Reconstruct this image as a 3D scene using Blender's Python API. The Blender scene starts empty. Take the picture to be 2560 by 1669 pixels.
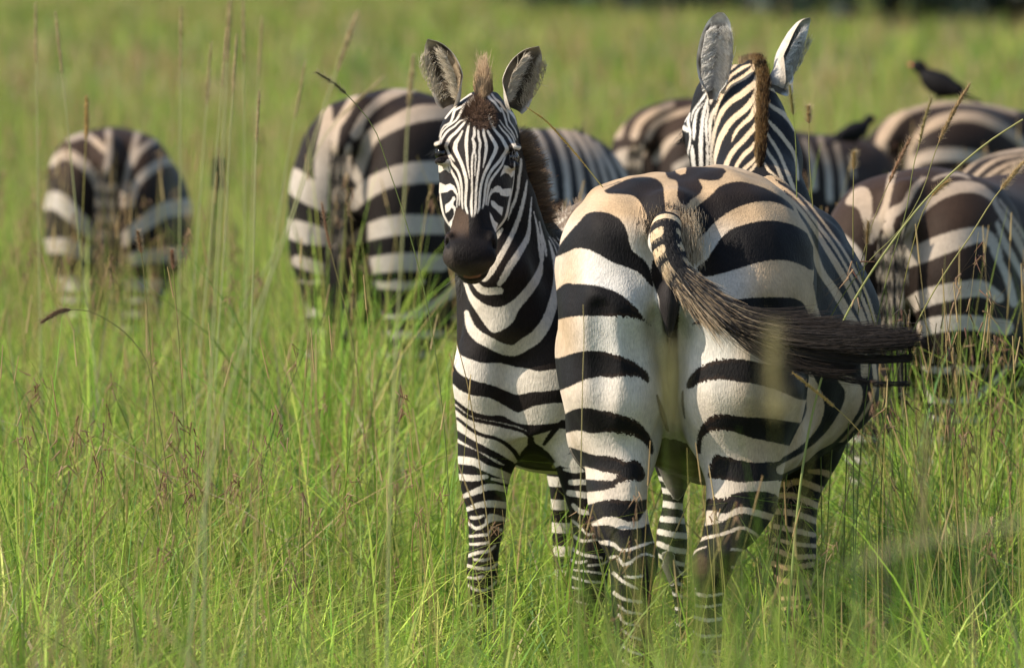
import bpy, math
import numpy as np
from mathutils import Vector
R = math.radians
rng = np.random.default_rng(7)
scene = bpy.context.scene
COL = scene.collection

# ---------------------------------------------------------------- camera, sky, sun, exposure
FPX = 28000.0                     # focal length measured in photo pixels (photo 2560 wide)
EYE = 1.82                        # lens height above the ground
PITCH = math.atan(939.5 / FPX)
cam_d = bpy.data.cameras.new("camera")
cam = bpy.data.objects.new("camera", cam_d)
COL.objects.link(cam)
cam.location = (0, 0, EYE)
cam.rotation_euler = (math.pi / 2 - PITCH, 0, 0)
cam_d.sensor_width = 36.0
cam_d.lens = FPX / 2560 * 36.0
cam_d.clip_start = 0.5
cam_d.clip_end = 3000
cam_d.dof.use_dof = True
cam_d.dof.focus_distance = 26.4
cam_d.dof.aperture_fstop = 7.6
scene.camera = cam

SUN_DIR = Vector((-0.76, -0.16, 0.63)).normalized()      # towards the sun
world = bpy.data.worlds.new("World")
scene.world = world
world.use_nodes = True
wn = world.node_tree.nodes
sky = wn.new("ShaderNodeTexSky")
sky.sky_type = 'NISHITA'
sky.sun_disc = False
sky.sun_elevation = math.asin(SUN_DIR.z)
sky.sun_rotation = math.atan2(SUN_DIR.x, SUN_DIR.y)
wn["Background"].inputs["Strength"].default_value = 0.15
world.node_tree.links.new(sky.outputs[0], wn["Background"].inputs[0])
sun_d = bpy.data.lights.new("sun", 'SUN')
sun_d.energy = 4.6
sun_d.angle = R(0.5)
sun_d.color = (1.0, 0.90, 0.74)
sun = bpy.data.objects.new("sun", sun_d)
COL.objects.link(sun)
sun.rotation_euler = SUN_DIR.to_track_quat('Z', 'Y').to_euler()
scene.view_settings.view_transform = 'Standard'
scene.view_settings.look = 'None'
scene.view_settings.gamma = 1
scene.view_settings.exposure = 0.50
scene.render.engine = 'CYCLES'
scene.cycles.max_bounces = 6
scene.cycles.diffuse_bounces = 3
scene.cycles.transmission_bounces = 4
scene.cycles.transparent_max_bounces = 4

# ---------------------------------------------------------------- measuring helpers
_cp, _sp = math.cos(PITCH), math.sin(PITCH)
def P(px, py, Y):
    """point at distance Y on the sight line of photo pixel (px, py)"""
    u = (px - 1280) / FPX; v = (834.5 - py) / FPX
    d = np.array([u, _cp + v * _sp, -_sp + v * _cp])
    return np.array([0, 0, EYE]) + d * (Y / d[1])
def chart(V):
    """rear-view chart of a surface: where each vertex is seen in the survey picture"""
    x = V[:, 0]; y = V[:, 1]; z = V[:, 2] - EYE
    f = y * _cp - z * _sp; up = y * _sp + z * _cp
    return np.stack([1280 + FPX * x / f, 834.5 - FPX * up / f], 1)
CROPS = {'A': (1360, 400, 1.9398), 'F': (1070, 200, 5.969), 'N': (1700, 130, 5.0065), 'C': (1060, 560, 2.218),
         'L': (1060, 1069, 2.587), 'Q': (1560, 1069, 2.587), 'M': (1240, 400, 6.467), 'E': (1030, 80, 4.1946),
         'ZL': (0, 200, 2.217), 'ZM': (640, 150, 1.94), 'ZR': (1960, 350, 2.158), 'B': (1960, 50, 2.587),
         'H': (1000, 60, 2.218), 'R': (1640, 0, 3.104), 'G': (1380, 420, 2.902), 'T': (1030, 1000, 1.332), 'S': (0, 0, 1.0)}
def cpx(c, x, y):
    ox, oy, s = CROPS[c]
    return ox + x / s, oy + y / s
def CP(c, x, y, Y):
    return P(*cpx(c, x, y), Y)

def catmull(pts, closed=False, step=7.0):
    pts = np.asarray(pts, float)
    n = len(pts)
    if n < 3 and not closed:
        return pts
    if closed:
        idx = lambda i: pts[i % n]; segs = n
    else:
        ext = np.vstack([2 * pts[0] - pts[1], pts, 2 * pts[-1] - pts[-2]])
        idx = lambda i: ext[i + 1]; segs = n - 1
    out = []
    for i in range(segs):
        p0, p1, p2, p3 = idx(i - 1), idx(i), idx(i + 1), idx(i + 2)
        m = max(1, int(math.hypot(*(p2 - p1)[:2]) / step))
        for k in range(m):
            t = k / m
            out.append(0.5 * ((2 * p1) + (-p0 + p2) * t + (2 * p0 - 5 * p1 + 4 * p2 - p3) * t * t + (-p0 + 3 * p1 - 3 * p2 + p3) * t ** 3))
    if not closed:
        out.append(pts[-1])
    return np.array(out)

def seg_min(q, pts, w=None, closed=False):
    d = np.full(len(q), 1e9)
    n = len(pts)
    for i in range(n if closed else n - 1):
        a = pts[i]; b = pts[(i + 1) % n]
        ab = b - a
        L = ab @ ab + 1e-9
        t = np.clip(((q - a) @ ab) / L, 0, 1)
        dd = np.hypot(q[:, 0] - a[0] - ab[0] * t, q[:, 1] - a[1] - ab[1] * t)
        if w is not None:
            dd = dd - (w[i] + (w[i + 1] - w[i]) * t)
        np.minimum(d, dd, out=d)
    return d

def stripe_field(q, ops, base, lim=40.0):
    """signed distance (about mm) to the edge between white (+) and black (-) coat"""
    sd = np.full(len(q), lim if base == 'w' else -lim)
    for op in ops:
        col, kind, crop, pts = op
        pts = np.asarray(pts, float)
        ox, oy, s = CROPS[crop]
        p = np.stack([ox + pts[:, 0] / s, oy + pts[:, 1] / s], 1)
        if kind == 'line':
            w = pts[:, 2] / s / 2
            if crop in ('ZL', 'ZM', 'ZR', 'B', 'S'): w = w * .80
            elif crop in ('L', 'Q'): w = np.where(pts[:, 2] <= 30, w * .85, w)
            c = catmull(np.column_stack([p, w]))
            w = np.maximum(c[:, 2], 0.2); c = c[:, :2]
        else:
            c = catmull(p, True)
        m = lim
        near = ((q[:, 0] > c[:, 0].min() - m) & (q[:, 0] < c[:, 0].max() + m) &
                (q[:, 1] > c[:, 1].min() - m) & (q[:, 1] < c[:, 1].max() + m))
        if not near.any():
            continue
        qq = q[near]
        if kind == 'line':
            v = -seg_min(qq, c, w)
        else:
            d = seg_min(qq, c, None, True)
            ins = np.zeros(len(qq), bool)
            n = len(c)
            for i in range(n):
                a = c[i]; b = c[(i + 1) % n]
                cr = (a[1] > qq[:, 1]) != (b[1] > qq[:, 1])
                if cr.any():
                    xi = a[0] + (qq[:, 1] - a[1]) / (b[1] - a[1] + 1e-12) * (b[0] - a[0])
                    ins ^= cr & (qq[:, 0] < xi)
            v = np.where(ins, d, -d)
        sd[near] = np.maximum(sd[near], v) if col == 'w' else np.minimum(sd[near], -v)
    return np.clip(sd, -lim, lim)
def W(c, *pts): return ('w', 'line', c, pts)
def K(c, *pts): return ('k', 'line', c, pts)
def WP(c, *pts): return ('w', 'poly', c, pts)
def KP(c, *pts): return ('k', 'poly', c, pts)

# ---------------------------------------------------------------- solid modelling: smooth-blended volumes -> one quad skin
class Solid:
    def __init__(self, lo, hi, h):
        self.lo = np.array(lo, float); self.h = h
        n = np.ceil((np.array(hi) - self.lo) / h).astype(int) + 1
        self.ax = [self.lo[i] + h * np.arange(n[i]) for i in range(3)]
        self.D = np.full(n, 0.3, np.float32)
    def sub(self, lo, hi):
        s = []
        for i in range(3):
            a = int(np.clip(np.floor((lo[i] - self.lo[i]) / self.h), 0, len(self.ax[i]) - 2))
            b = int(np.clip(np.ceil((hi[i] - self.lo[i]) / self.h) + 1, a + 1, len(self.ax[i])))
            s.append(slice(a, b))
        X, Y, Z = np.meshgrid(self.ax[0][s[0]], self.ax[1][s[1]], self.ax[2][s[2]], indexing='ij', sparse=True)
        return tuple(s), X, Y, Z
    def put(self, s, d, k, cut=False):
        a = self.D[s]
        b = d.astype(np.float32)
        if cut:
            a, b = -a, b
        if k > 0:
            h = np.clip(0.5 + 0.5 * (b - a) / k, 0, 1)
            r = b + (a - b) * h - k * h * (1 - h)
        else:
            r = np.minimum(a, b)
        self.D[s] = -r if cut else r
    def ball(self, c, rad, k=0.04, rot=None, cut=False):
        c = np.asarray(c, float); rad = np.asarray(rad, float) * np.ones(3)
        m = max(rad) + 2 * k + 0.03
        s, X, Y, Z = self.sub(c - m, c + m)
        x, y, z = X - c[0], Y - c[1], Z - c[2]
        if rot is not None:       # rot: rows are the ellipsoid axes in the world
            M = np.asarray(rot, float)
            x, y, z = (M[0, 0] * x + M[0, 1] * y + M[0, 2] * z, M[1, 0] * x + M[1, 1] * y + M[1, 2] * z, M[2, 0] * x + M[2, 1] * y + M[2, 2] * z)
        k0 = np.sqrt((x / rad[0]) ** 2 + (y / rad[1]) ** 2 + (z / rad[2]) ** 2)
        k1 = np.sqrt((x / rad[0] ** 2) ** 2 + (y / rad[1] ** 2) ** 2 + (z / rad[2] ** 2) ** 2)
        self.put(s, k0 * (k0 - 1) / (k1 + 1e-6), k, cut)
    def cone(self, a, b, ra, rb, k=0.04, cut=False):
        a = np.asarray(a, float); b = np.asarray(b, float)
        m = max(ra, rb) + 2 * k + 0.03
        s, X, Y, Z = self.sub(np.minimum(a, b) - m, np.maximum(a, b) + m)
        ab = b - a; L = ab @ ab
        t = np.clip(((X - a[0]) * ab[0] + (Y - a[1]) * ab[1] + (Z - a[2]) * ab[2]) / L, 0, 1)
        d = np.sqrt((X - a[0] - ab[0] * t) ** 2 + (Y - a[1] - ab[1] * t) ** 2 + (Z - a[2] - ab[2] * t) ** 2) - (ra + (rb - ra) * t)
        self.put(s, d, k, cut)
    def chain(self, pts, k=0.03):
        for (a, ra), (b, rb) in zip(pts[:-1], pts[1:]):
            self.cone(a, b, ra, rb, k)
    def zloft(self, st, k=0.04, p=2.3):
        """stations (z, x left, x right, y near, y far), z descending"""
        st = np.array(sorted(st), float)
        zz = np.linspace(st[0, 0], st[-1, 0], 200)
        f = [smooth_interp(zz, st[:, 0], st[:, i]) for i in range(1, 5)]
        m = 0.08
        s, X, Y, Z = self.sub((st[:, 1].min() - m, st[:, 3].min() - m, st[0, 0] - m), (st[:, 2].max() + m, st[:, 4].max() + m, st[-1, 0] + m))
        xl, xr, yn, yf = [np.interp(Z, zz, g) for g in f]
        wx = (xr - xl) / 2; wy = (yf - yn) / 2
        q = (np.abs((X - (xl + xr) / 2) / wx) ** p + np.abs((Y - (yn + yf) / 2) / wy) ** p) ** (1 / p)
        d = (q - 1) * np.minimum(wx, wy) * 0.95
        zo = np.maximum(np.maximum(st[0, 0] - Z, Z - st[-1, 0]), 0)
        d = np.where(zo > 0, np.sqrt(np.maximum(d, 0) ** 2 + zo ** 2), d)
        self.put(s, d, k)
    def tloft(self, O, yaw, st, k=0.05, p=2.2):
        """barrel along a level axis; stations (t, half width, z top, z widest, z bottom)"""
        st = np.array(sorted(st), float)
        tt = np.linspace(st[0, 0], st[-1, 0], 300)
        f = [smooth_interp(tt, st[:, 0], st[:, i]) for i in range(1, 5)]
        dx, dy = math.sin(yaw), math.cos(yaw)
        ends = [np.array([O[0] + dx * t, O[1] + dy * t]) for t in (st[0, 0], st[-1, 0])]
        wm = st[:, 1].max() + 0.1
        lo = np.append(np.minimum(*ends) - wm, st[:, 4].min() - 0.1); hi = np.append(np.maximum(*ends) + wm, st[:, 2].max() + 0.1)
        s, X, Y, Z = self.sub(lo, hi)
        t = (X - O[0]) * dx + (Y - O[1]) * dy
        u = (X - O[0]) * dy - (Y - O[1]) * dx
        w, zt, zc, zb = [np.interp(t, tt, g) for g in f]
        hh = np.where(Z > zc, zt - zc, zc - zb)
        q = (np.abs(u / w) ** p + np.abs((Z - zc) / hh) ** p) ** (1 / p)
        d = (q - 1) * np.minimum(w, hh) * 0.9
        to = np.maximum(np.maximum(st[0, 0] - t, t - st[-1, 0]), 0)
        d = np.where(to > 0, np.sqrt(np.maximum(d, 0) ** 2 + to ** 2), d)
        self.put(s, d, k)
    def relief(self, amp, scale, seed=0):
        """gentle muscle and skin relief near the surface"""
        i = np.argwhere(np.abs(self.D) < 3.5 * self.h)
        p = self.lo + i * self.h
        d = (vnoise(p, scale, seed) - .5) * amp + (vnoise(p, scale * 2.7, seed + 1) - .5) * amp * .35
        self.D[tuple(i.T)] += d.astype(np.float32)
    def sample(self, F, V):
        g = (V - self.lo) / self.h
        i = np.clip(np.floor(g).astype(int), 0, np.array(F.shape[:3]) - 2)
        f = g - i
        r = 0
        for a in (0, 1):
            for b in (0, 1):
                for c in (0, 1):
                    w = (f[:, 0] if a else 1 - f[:, 0]) * (f[:, 1] if b else 1 - f[:, 1]) * (f[:, 2] if c else 1 - f[:, 2])
                    r = r + w * F[i[:, 0] + a, i[:, 1] + b, i[:, 2] + c]
        return r
    def normals(self, V):
        e = self.h * 0.8
        n = np.stack([self.sample(self.D, V + o) - self.sample(self.D, V - o) for o in np.eye(3) * e], 1)
        return n / (np.linalg.norm(n, axis=1, keepdims=True) + 1e-9)
    def skin(self):
        D = self.D
        I = D < 0
        nx, ny, nz = D.shape
        cnt = np.zeros((nx - 1, ny - 1, nz - 1), np.uint8)
        for a in (0, 1):
            for b in (0, 1):
                for c in (0, 1):
                    cnt += I[a:nx - 1 + a, b:ny - 1 + b, c:nz - 1 + c]
        ci = np.argwhere((cnt > 0) & (cnt < 8))
        idx = np.full(cnt.shape, -1, np.int64)
        idx[tuple(ci.T)] = np.arange(len(ci))
        acc = np.zeros((len(ci), 3)); num = np.zeros(len(ci))
        cor = [(a, b, c) for a in (0, 1) for b in (0, 1) for c in (0, 1)]
        for p in cor:
            for ax in range(3):
                if p[ax] == 0:
                    q = list(p); q[ax] = 1
                    da = D[tuple((ci + p).T)]; db = D[tuple((ci + q).T)]
                    m = (da < 0) != (db < 0)
                    t = da / (da - db + 1e-12)
                    pos = np.array(p, float)[None].repeat(len(ci), 0)
                    pos[:, ax] += t
                    acc[m] += pos[m]; num += m
        V = self.lo + (ci + acc / num[:, None]) * self.h
        Q = []
        for ax in range(3):
            a = I.take(range(0, I.shape[ax] - 1), ax); b = I.take(range(1, I.shape[ax]), ax)
            e = np.argwhere(a != b)
            u, v = (ax + 1) % 3, (ax + 2) % 3
            e = e[(e[:, u] > 0) & (e[:, v] > 0) & (e[:, u] < cnt.shape[u]) & (e[:, v] < cnt.shape[v])]
            flip = ~a[tuple(e.T)]
            def cell(du, dv):
                c = e.copy(); c[:, u] -= du; c[:, v] -= dv
                return idx[tuple(c.T)]
            q = np.stack([cell(1, 1), cell(0, 1), cell(0, 0), cell(1, 0)], 1)
            q[flip] = q[flip][:, ::-1]
            Q.append(q)
        Q = np.vstack(Q)
        Q = Q[(Q >= 0).all(1)]
        # settle the vertices on the surface
        for _ in range(2):
            n = self.normals(V)
            e = self.h
            d = self.sample(self.D, V)
            V = V - n * np.clip(d, -e, e)[:, None] * 0.6
        return V, Q

def smooth_interp(x, xp, fp):
    """monotone-ish cubic through stations"""
    xp = np.asarray(xp, float); fp = np.asarray(fp, float)
    d = np.gradient(fp, xp) if len(xp) > 2 else np.full(len(xp), (fp[-1] - fp[0]) / (xp[-1] - xp[0]))
    sl = np.diff(fp) / np.diff(xp)
    for i in range(1, len(xp) - 1):
        if sl[i - 1] * sl[i] <= 0:
            d[i] = 0
    i = np.clip(np.searchsorted(xp, x) - 1, 0, len(xp) - 2)
    h = xp[i + 1] - xp[i]; t = np.clip((x - xp[i]) / h, 0, 1)
    return ((2 * t ** 3 - 3 * t ** 2 + 1) * fp[i] + (t ** 3 - 2 * t ** 2 + t) * h * d[i] + (-2 * t ** 3 + 3 * t ** 2) * fp[i + 1] + (t ** 3 - t ** 2) * h * d[i + 1])

def refine(V, Q, mask, n):
    """split the chosen quads n by n"""
    keep = Q[~mask]; q = Q[mask]
    g = np.linspace(0, 1, n + 1)
    A, B, C_, D_ = [V[q[:, i]] for i in range(4)]
    pts = []
    for j in g:
        for i in g:
            pts.append(A * ((1 - i) * (1 - j)) + B * (i * (1 - j)) + C_ * (i * j) + D_ * ((1 - i) * j))
    pts = np.stack(pts, 1)                      # faces, (n+1)^2, 3
    base = len(V)
    allp = pts.reshape(-1, 3)
    key = np.round(allp * 2e5).astype(np.int64)
    kk = key[:, 0] * 7368787 + key[:, 1] * 9125843 + key[:, 2] * 1299827
    _, first, inv = np.unique(kk, return_index=True, return_inverse=True)
    newV = allp[first]
    gid = (inv.reshape(len(q), (n + 1) ** 2))
    qs = []
    for j in range(n):
        for i in range(n):
            a = j * (n + 1) + i
            qs.append(np.stack([gid[:, a], gid[:, a + 1], gid[:, a + n + 2], gid[:, a + n + 1]], 1))
    newQ = np.vstack(qs) + base
    V2 = np.vstack([V, newV]); Q2 = np.vstack([keep, newQ])
    used = np.unique(Q2)
    remap = np.full(len(V2), -1); remap[used] = np.arange(len(used))
    return V2[used], remap[Q2]

# ---------------------------------------------------------------- mesh and scene helpers
def mesh_from(name, V, F, mat, normals=None, smooth=True, attrs=None, origin=None, parent=None, uvless=True):
    """F: (n,3) or (n,4) index array -> one mesh object"""
    V = np.asarray(V, np.float64)
    o3 = np.zeros(3) if origin is None else np.asarray(origin, float)
    me = bpy.data.meshes.new(name)
    k = F.shape[1]
    me.vertices.add(len(V)); me.loops.add(F.size); me.polygons.add(len(F))
    me.vertices.foreach_set('co', (V - o3).astype(np.float32).ravel())
    me.loops.foreach_set('vertex_index', F.astype(np.int32).ravel())
    me.polygons.foreach_set('loop_start', np.arange(0, F.size, k, dtype=np.int32))
    me.update(calc_edges=True)
    me.polygons.foreach_set('use_smooth', np.full(len(F), smooth, dtype=bool))
    if attrs and 'sd' in attrs and 'ew' not in attrs:
        attrs['ew'] = np.ones(len(V))
    for nm, a in (attrs or {}).items():
        a = np.asarray(a, np.float32)
        if a.ndim == 1:
            at = me.attributes.new(nm, 'FLOAT', 'POINT'); at.data.foreach_set('value', a)
        else:
            at = me.attributes.new(nm, 'FLOAT_COLOR', 'POINT')
            at.data.foreach_set('color', np.column_stack([a, np.ones(len(a), np.float32)]).ravel())
    if normals is not None:
        me.normals_split_custom_set_from_vertices(np.asarray(normals, np.float32))
    me.materials.append(mat)
    ob = bpy.data.objects.new(name, me)
    COL.objects.link(ob)
    if parent is not None:
        ob.parent = parent
        w = np.zeros(3); p_ = parent
        while p_ is not None:
            w += np.array(p_.location); p_ = p_.parent
        ob.location = tuple(o3 - w)
    else:
        ob.location = tuple(o3)
    return ob
def tag(o, label=None, cat=None, group=None, kind=None):
    for k_, v in (('label', label), ('category', cat), ('group', group), ('kind', kind)):
        if v: o[k_] = v
    return o
def strands(roots, dirs, length, n, rad, bend=None, taper=0.25, wob=0.0, gen=None):
    """hairs as thin three-sided tubes; roots, dirs (N,3); bend (N,3) added quadratically"""
    N = len(roots)
    t = np.linspace(0, 1, n + 1)[None, :, None]
    L = np.asarray(length).reshape(-1, 1, 1) * np.ones((N, 1, 1))
    pts = roots[:, None] + dirs[:, None] * t * L
    if bend is not None:
        pts = pts + bend[:, None] * t ** 2 * L
    if wob:
        g = gen or rng
        pts = pts + np.cumsum(g.normal(0, wob, pts.shape), 1) * L * t
    return tubes(pts, rad, taper)
def tubes(pts, rad, taper=0.25, sides=3):
    """pts (N, n+1, 3)"""
    N, n1, _ = pts.shape
    tan = np.gradient(pts, axis=1)
    tan /= np.linalg.norm(tan, axis=2, keepdims=True) + 1e-9
    ref = np.where(np.abs(tan[..., 1:2]) > 0.9, np.array([1.0, 0, 0]), np.array([0, 1.0, 0]))
    a = np.cross(tan, ref); a /= np.linalg.norm(a, axis=2, keepdims=True) + 1e-9
    b = np.cross(tan, a)
    r = np.asarray(rad).reshape(-1, 1, 1) * np.linspace(1, taper, n1)[None, :, None]
    V = []
    for s in range(sides):
        an = 2 * math.pi * s / sides
        V.append(pts + (a * math.cos(an) + b * math.sin(an)) * r)
    V = np.stack(V, 2)                           # N, n1, sides, 3
    base = (np.arange(N) * n1 * sides)[:, None]
    F = []
    for i in range(n1 - 1):
        for s in range(sides):
            s2 = (s + 1) % sides
            F.append(np.stack([base[:, 0] + i * sides + s, base[:, 0] + i * sides + s2, base[:, 0] + (i + 1) * sides + s2, base[:, 0] + (i + 1) * sides + s], 1))
    tpar = np.broadcast_to(np.linspace(0, 1, n1)[None, :, None], (N, n1, sides)).ravel()
    who = np.broadcast_to(np.arange(N)[:, None, None], (N, n1, sides)).ravel()
    return V.reshape(-1, 3), np.vstack(F), tpar, who
def lerp(a, b, t):
    return np.asarray(a) * (1 - t) + np.asarray(b) * t
def sstep(x, a, b):
    t = np.clip((x - a) / (b - a), 0, 1)
    return t * t * (3 - 2 * t)
def vnoise(V, s, seed=0):
    """cheap smooth noise about 0..1"""
    r = np.random.default_rng(seed)
    out = 0
    for i in range(6):
        k = r.normal(0, 1, V.shape[1]); k *= s * (0.6 + 0.25 * i) / np.linalg.norm(k)
        out = out + np.sin(V @ k + r.uniform(0, 6.28))
    return 0.5 + out / 7.0

# ---------------------------------------------------------------- materials
def new_mat(name):
    m = bpy.data.materials.new(name); m.use_nodes = True
    nt = m.node_tree
    return m, nt, nt.nodes["Principled BSDF"]
def coat_material(name, edge=5.0, soft=1.6, fine=420.0):
    m, nt, bs = new_mat(name)
    N, Lk = nt.nodes, nt.links
    def attr(n):
        a = N.new("ShaderNodeAttribute"); a.attribute_name = n; return a
    sd, ca, cb = attr("sd"), attr("ca"), attr("cb")
    tc = N.new("ShaderNodeTexCoord")
    n1 = N.new("ShaderNodeTexNoise"); n1.inputs["Scale"].default_value = fine; n1.inputs["Detail"].default_value = 2
    mp = N.new("ShaderNodeMapping"); mp.inputs["Scale"].default_value = (1, 1, 0.45)
    Lk.new(tc.outputs["Object"], mp.inputs[0]); Lk.new(mp.outputs[0], n1.inputs["Vector"])
    ma = N.new("ShaderNodeMath"); ma.operation = 'MULTIPLY_ADD'
    Lk.new(n1.outputs["Fac"], ma.inputs[0]); ma.inputs[1].default_value = edge * 2; ma.inputs[2].default_value = -edge
    ew = attr("ew"); me_ = N.new("ShaderNodeMath"); me_.operation = 'MULTIPLY'
    Lk.new(ma.outputs[0], me_.inputs[0]); Lk.new(ew.outputs["Fac"], me_.inputs[1])
    ad = N.new("ShaderNodeMath"); ad.operation = 'ADD'
    Lk.new(sd.outputs["Fac"], ad.inputs[0]); Lk.new(me_.outputs[0], ad.inputs[1])
    mr = N.new("ShaderNodeMapRange"); mr.interpolation_type = 'SMOOTHSTEP'
    mr.inputs["From Min"].default_value = -soft; mr.inputs["From Max"].default_value = soft
    Lk.new(ad.outputs[0], mr.inputs["Value"])
    mx = N.new("ShaderNodeMix"); mx.data_type = 'RGBA'
    Lk.new(mr.outputs[0], mx.inputs["Factor"]); Lk.new(cb.outputs["Color"], mx.inputs["A"]); Lk.new(ca.outputs["Color"], mx.inputs["B"])
    # dust, dirt and lie of the hair: small brightness variation of the coat itself
    n2 = N.new("ShaderNodeTexNoise"); n2.inputs["Scale"].default_value = 16; n2.inputs["Detail"].default_value = 6; n2.inputs["Roughness"].default_value = 0.7
    Lk.new(tc.outputs["Object"], n2.inputs["Vector"])
    n3 = N.new("ShaderNodeTexNoise"); n3.inputs["Scale"].default_value = 260; n3.inputs["Detail"].default_value = 3
    mp3 = N.new("ShaderNodeMapping"); mp3.inputs["Scale"].default_value = (1, 1, 0.3)
    Lk.new(tc.outputs["Object"], mp3.inputs[0]); Lk.new(mp3.outputs[0], n3.inputs["Vector"])
    av = N.new("ShaderNodeMath"); av.operation = 'ADD'
    Lk.new(n2.outputs["Fac"], av.inputs[0]); Lk.new(n3.outputs["Fac"], av.inputs[1])
    r2 = N.new("ShaderNodeMapRange"); r2.inputs["From Min"].default_value = 0.6; r2.inputs["From Max"].default_value = 1.4
    r2.inputs["To Min"].default_value = 0.66; r2.inputs["To Max"].default_value = 1.2
    Lk.new(av.outputs[0], r2.inputs["Value"])
    ml = N.new("ShaderNodeMix"); ml.data_type = 'RGBA'; ml.blend_type = 'MULTIPLY'; ml.inputs["Factor"].default_value = 1
    Lk.new(mx.outputs["Result"], ml.inputs["A"]); Lk.new(r2.outputs[0], ml.inputs["B"])
    Lk.new(ml.outputs["Result"], bs.inputs["Base Color"])
    bs.inputs["Roughness"].default_value = 0.62
    bs.inputs["Specular IOR Level"].default_value = 0.10
    bs.inputs["Sheen Weight"].default_value = 0.015
    bs.inputs["Sheen Roughness"].default_value = 0.4
    bp = N.new("ShaderNodeBump"); bp.inputs["Strength"].default_value = 0.5; bp.inputs["Distance"].default_value = 0.004
    bm_ = N.new("ShaderNodeMath"); bm_.operation = 'MULTIPLY_ADD'
    Lk.new(n2.outputs["Fac"], bm_.inputs[0]); bm_.inputs[1].default_value = 1.3; Lk.new(n3.outputs["Fac"], bm_.inputs[2])
    Lk.new(bm_.outputs[0], bp.inputs["Height"]); Lk.new(bp.outputs[0], bs.inputs["Normal"])
    return m
def hair_material(name, rough=0.55):
    m, nt, bs = new_mat(name)
    a = nt.nodes.new("ShaderNodeAttribute"); a.attribute_name = "ca"
    nt.links.new(a.outputs["Color"], bs.inputs["Base Color"])
    bs.inputs["Roughness"].default_value = rough
    bs.inputs["Specular IOR Level"].default_value = 0.3
    return m
def leaf_material(name, trans=0.42):
    m, nt, bs = new_mat(name)
    N, Lk = nt.nodes, nt.links
    a = N.new("ShaderNodeAttribute"); a.attribute_name = "ca"
    Lk.new(a.outputs["Color"], bs.inputs["Base Color"])
    bs.inputs["Roughness"].default_value = 0.5
    bs.inputs["Specular IOR Level"].default_value = 0.25
    tr = N.new("ShaderNodeBsdfTranslucent")
    g = N.new("ShaderNodeGamma"); g.inputs["Gamma"].default_value = 0.9
    Lk.new(a.outputs["Color"], g.inputs[0]); Lk.new(g.outputs[0], tr.inputs[0])
    mx = N.new("ShaderNodeMixShader"); mx.inputs[0].default_value = trans
    Lk.new(bs.outputs[0], mx.inputs[1]); Lk.new(tr.outputs[0], mx.inputs[2])
    Lk.new(mx.outputs[0], N["Material Output"].inputs["Surface"])
    return m
def plain_material(name, col, rough=0.6, spec=0.3, noise=0.0, scale=40):
    m, nt, bs = new_mat(name)
    bs.inputs["Roughness"].default_value = rough
    bs.inputs["Specular IOR Level"].default_value = spec
    if noise:
        n = nt.nodes.new("ShaderNodeTexNoise"); n.inputs["Scale"].default_value = scale; n.inputs["Detail"].default_value = 4
        tc = nt.nodes.new("ShaderNodeTexCoord"); nt.links.new(tc.outputs["Object"], n.inputs["Vector"])
        r = nt.nodes.new("ShaderNodeValToRGB")
        r.color_ramp.elements[0].color = (*[c * (1 - noise) for c in col], 1); r.color_ramp.elements[0].position = 0.3
        r.color_ramp.elements[1].color = (*[min(1, c * (1 + noise)) for c in col], 1); r.color_ramp.elements[1].position = 0.7
        nt.links.new(n.outputs["Fac"], r.inputs[0]); nt.links.new(r.outputs[0], bs.inputs["Base Color"])
    else:
        bs.inputs["Base Color"].default_value = (*col, 1)
    return m
MAT_COAT = coat_material("zebra_coat")
MAT_COAT_FAR = coat_material("zebra_coat_far", edge=4.0, soft=3.0, fine=200)
MAT_HAIR = hair_material("mane_hair")
MAT_GRASS = leaf_material("grass_blade", 0.34)
MAT_EYE = plain_material("eye_gloss", (0.006, 0.004, 0.003), 0.08, 0.6)
WHITE = np.array((0.64, 0.60, 0.545)); CREAM = np.array((0.60, 0.455, 0.29)); TAN = np.array((0.42, 0.30, 0.18))
BLACK = np.array((0.0105, 0.0092, 0.0095)); BROWN = np.array((0.05, 0.029, 0.019))

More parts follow.
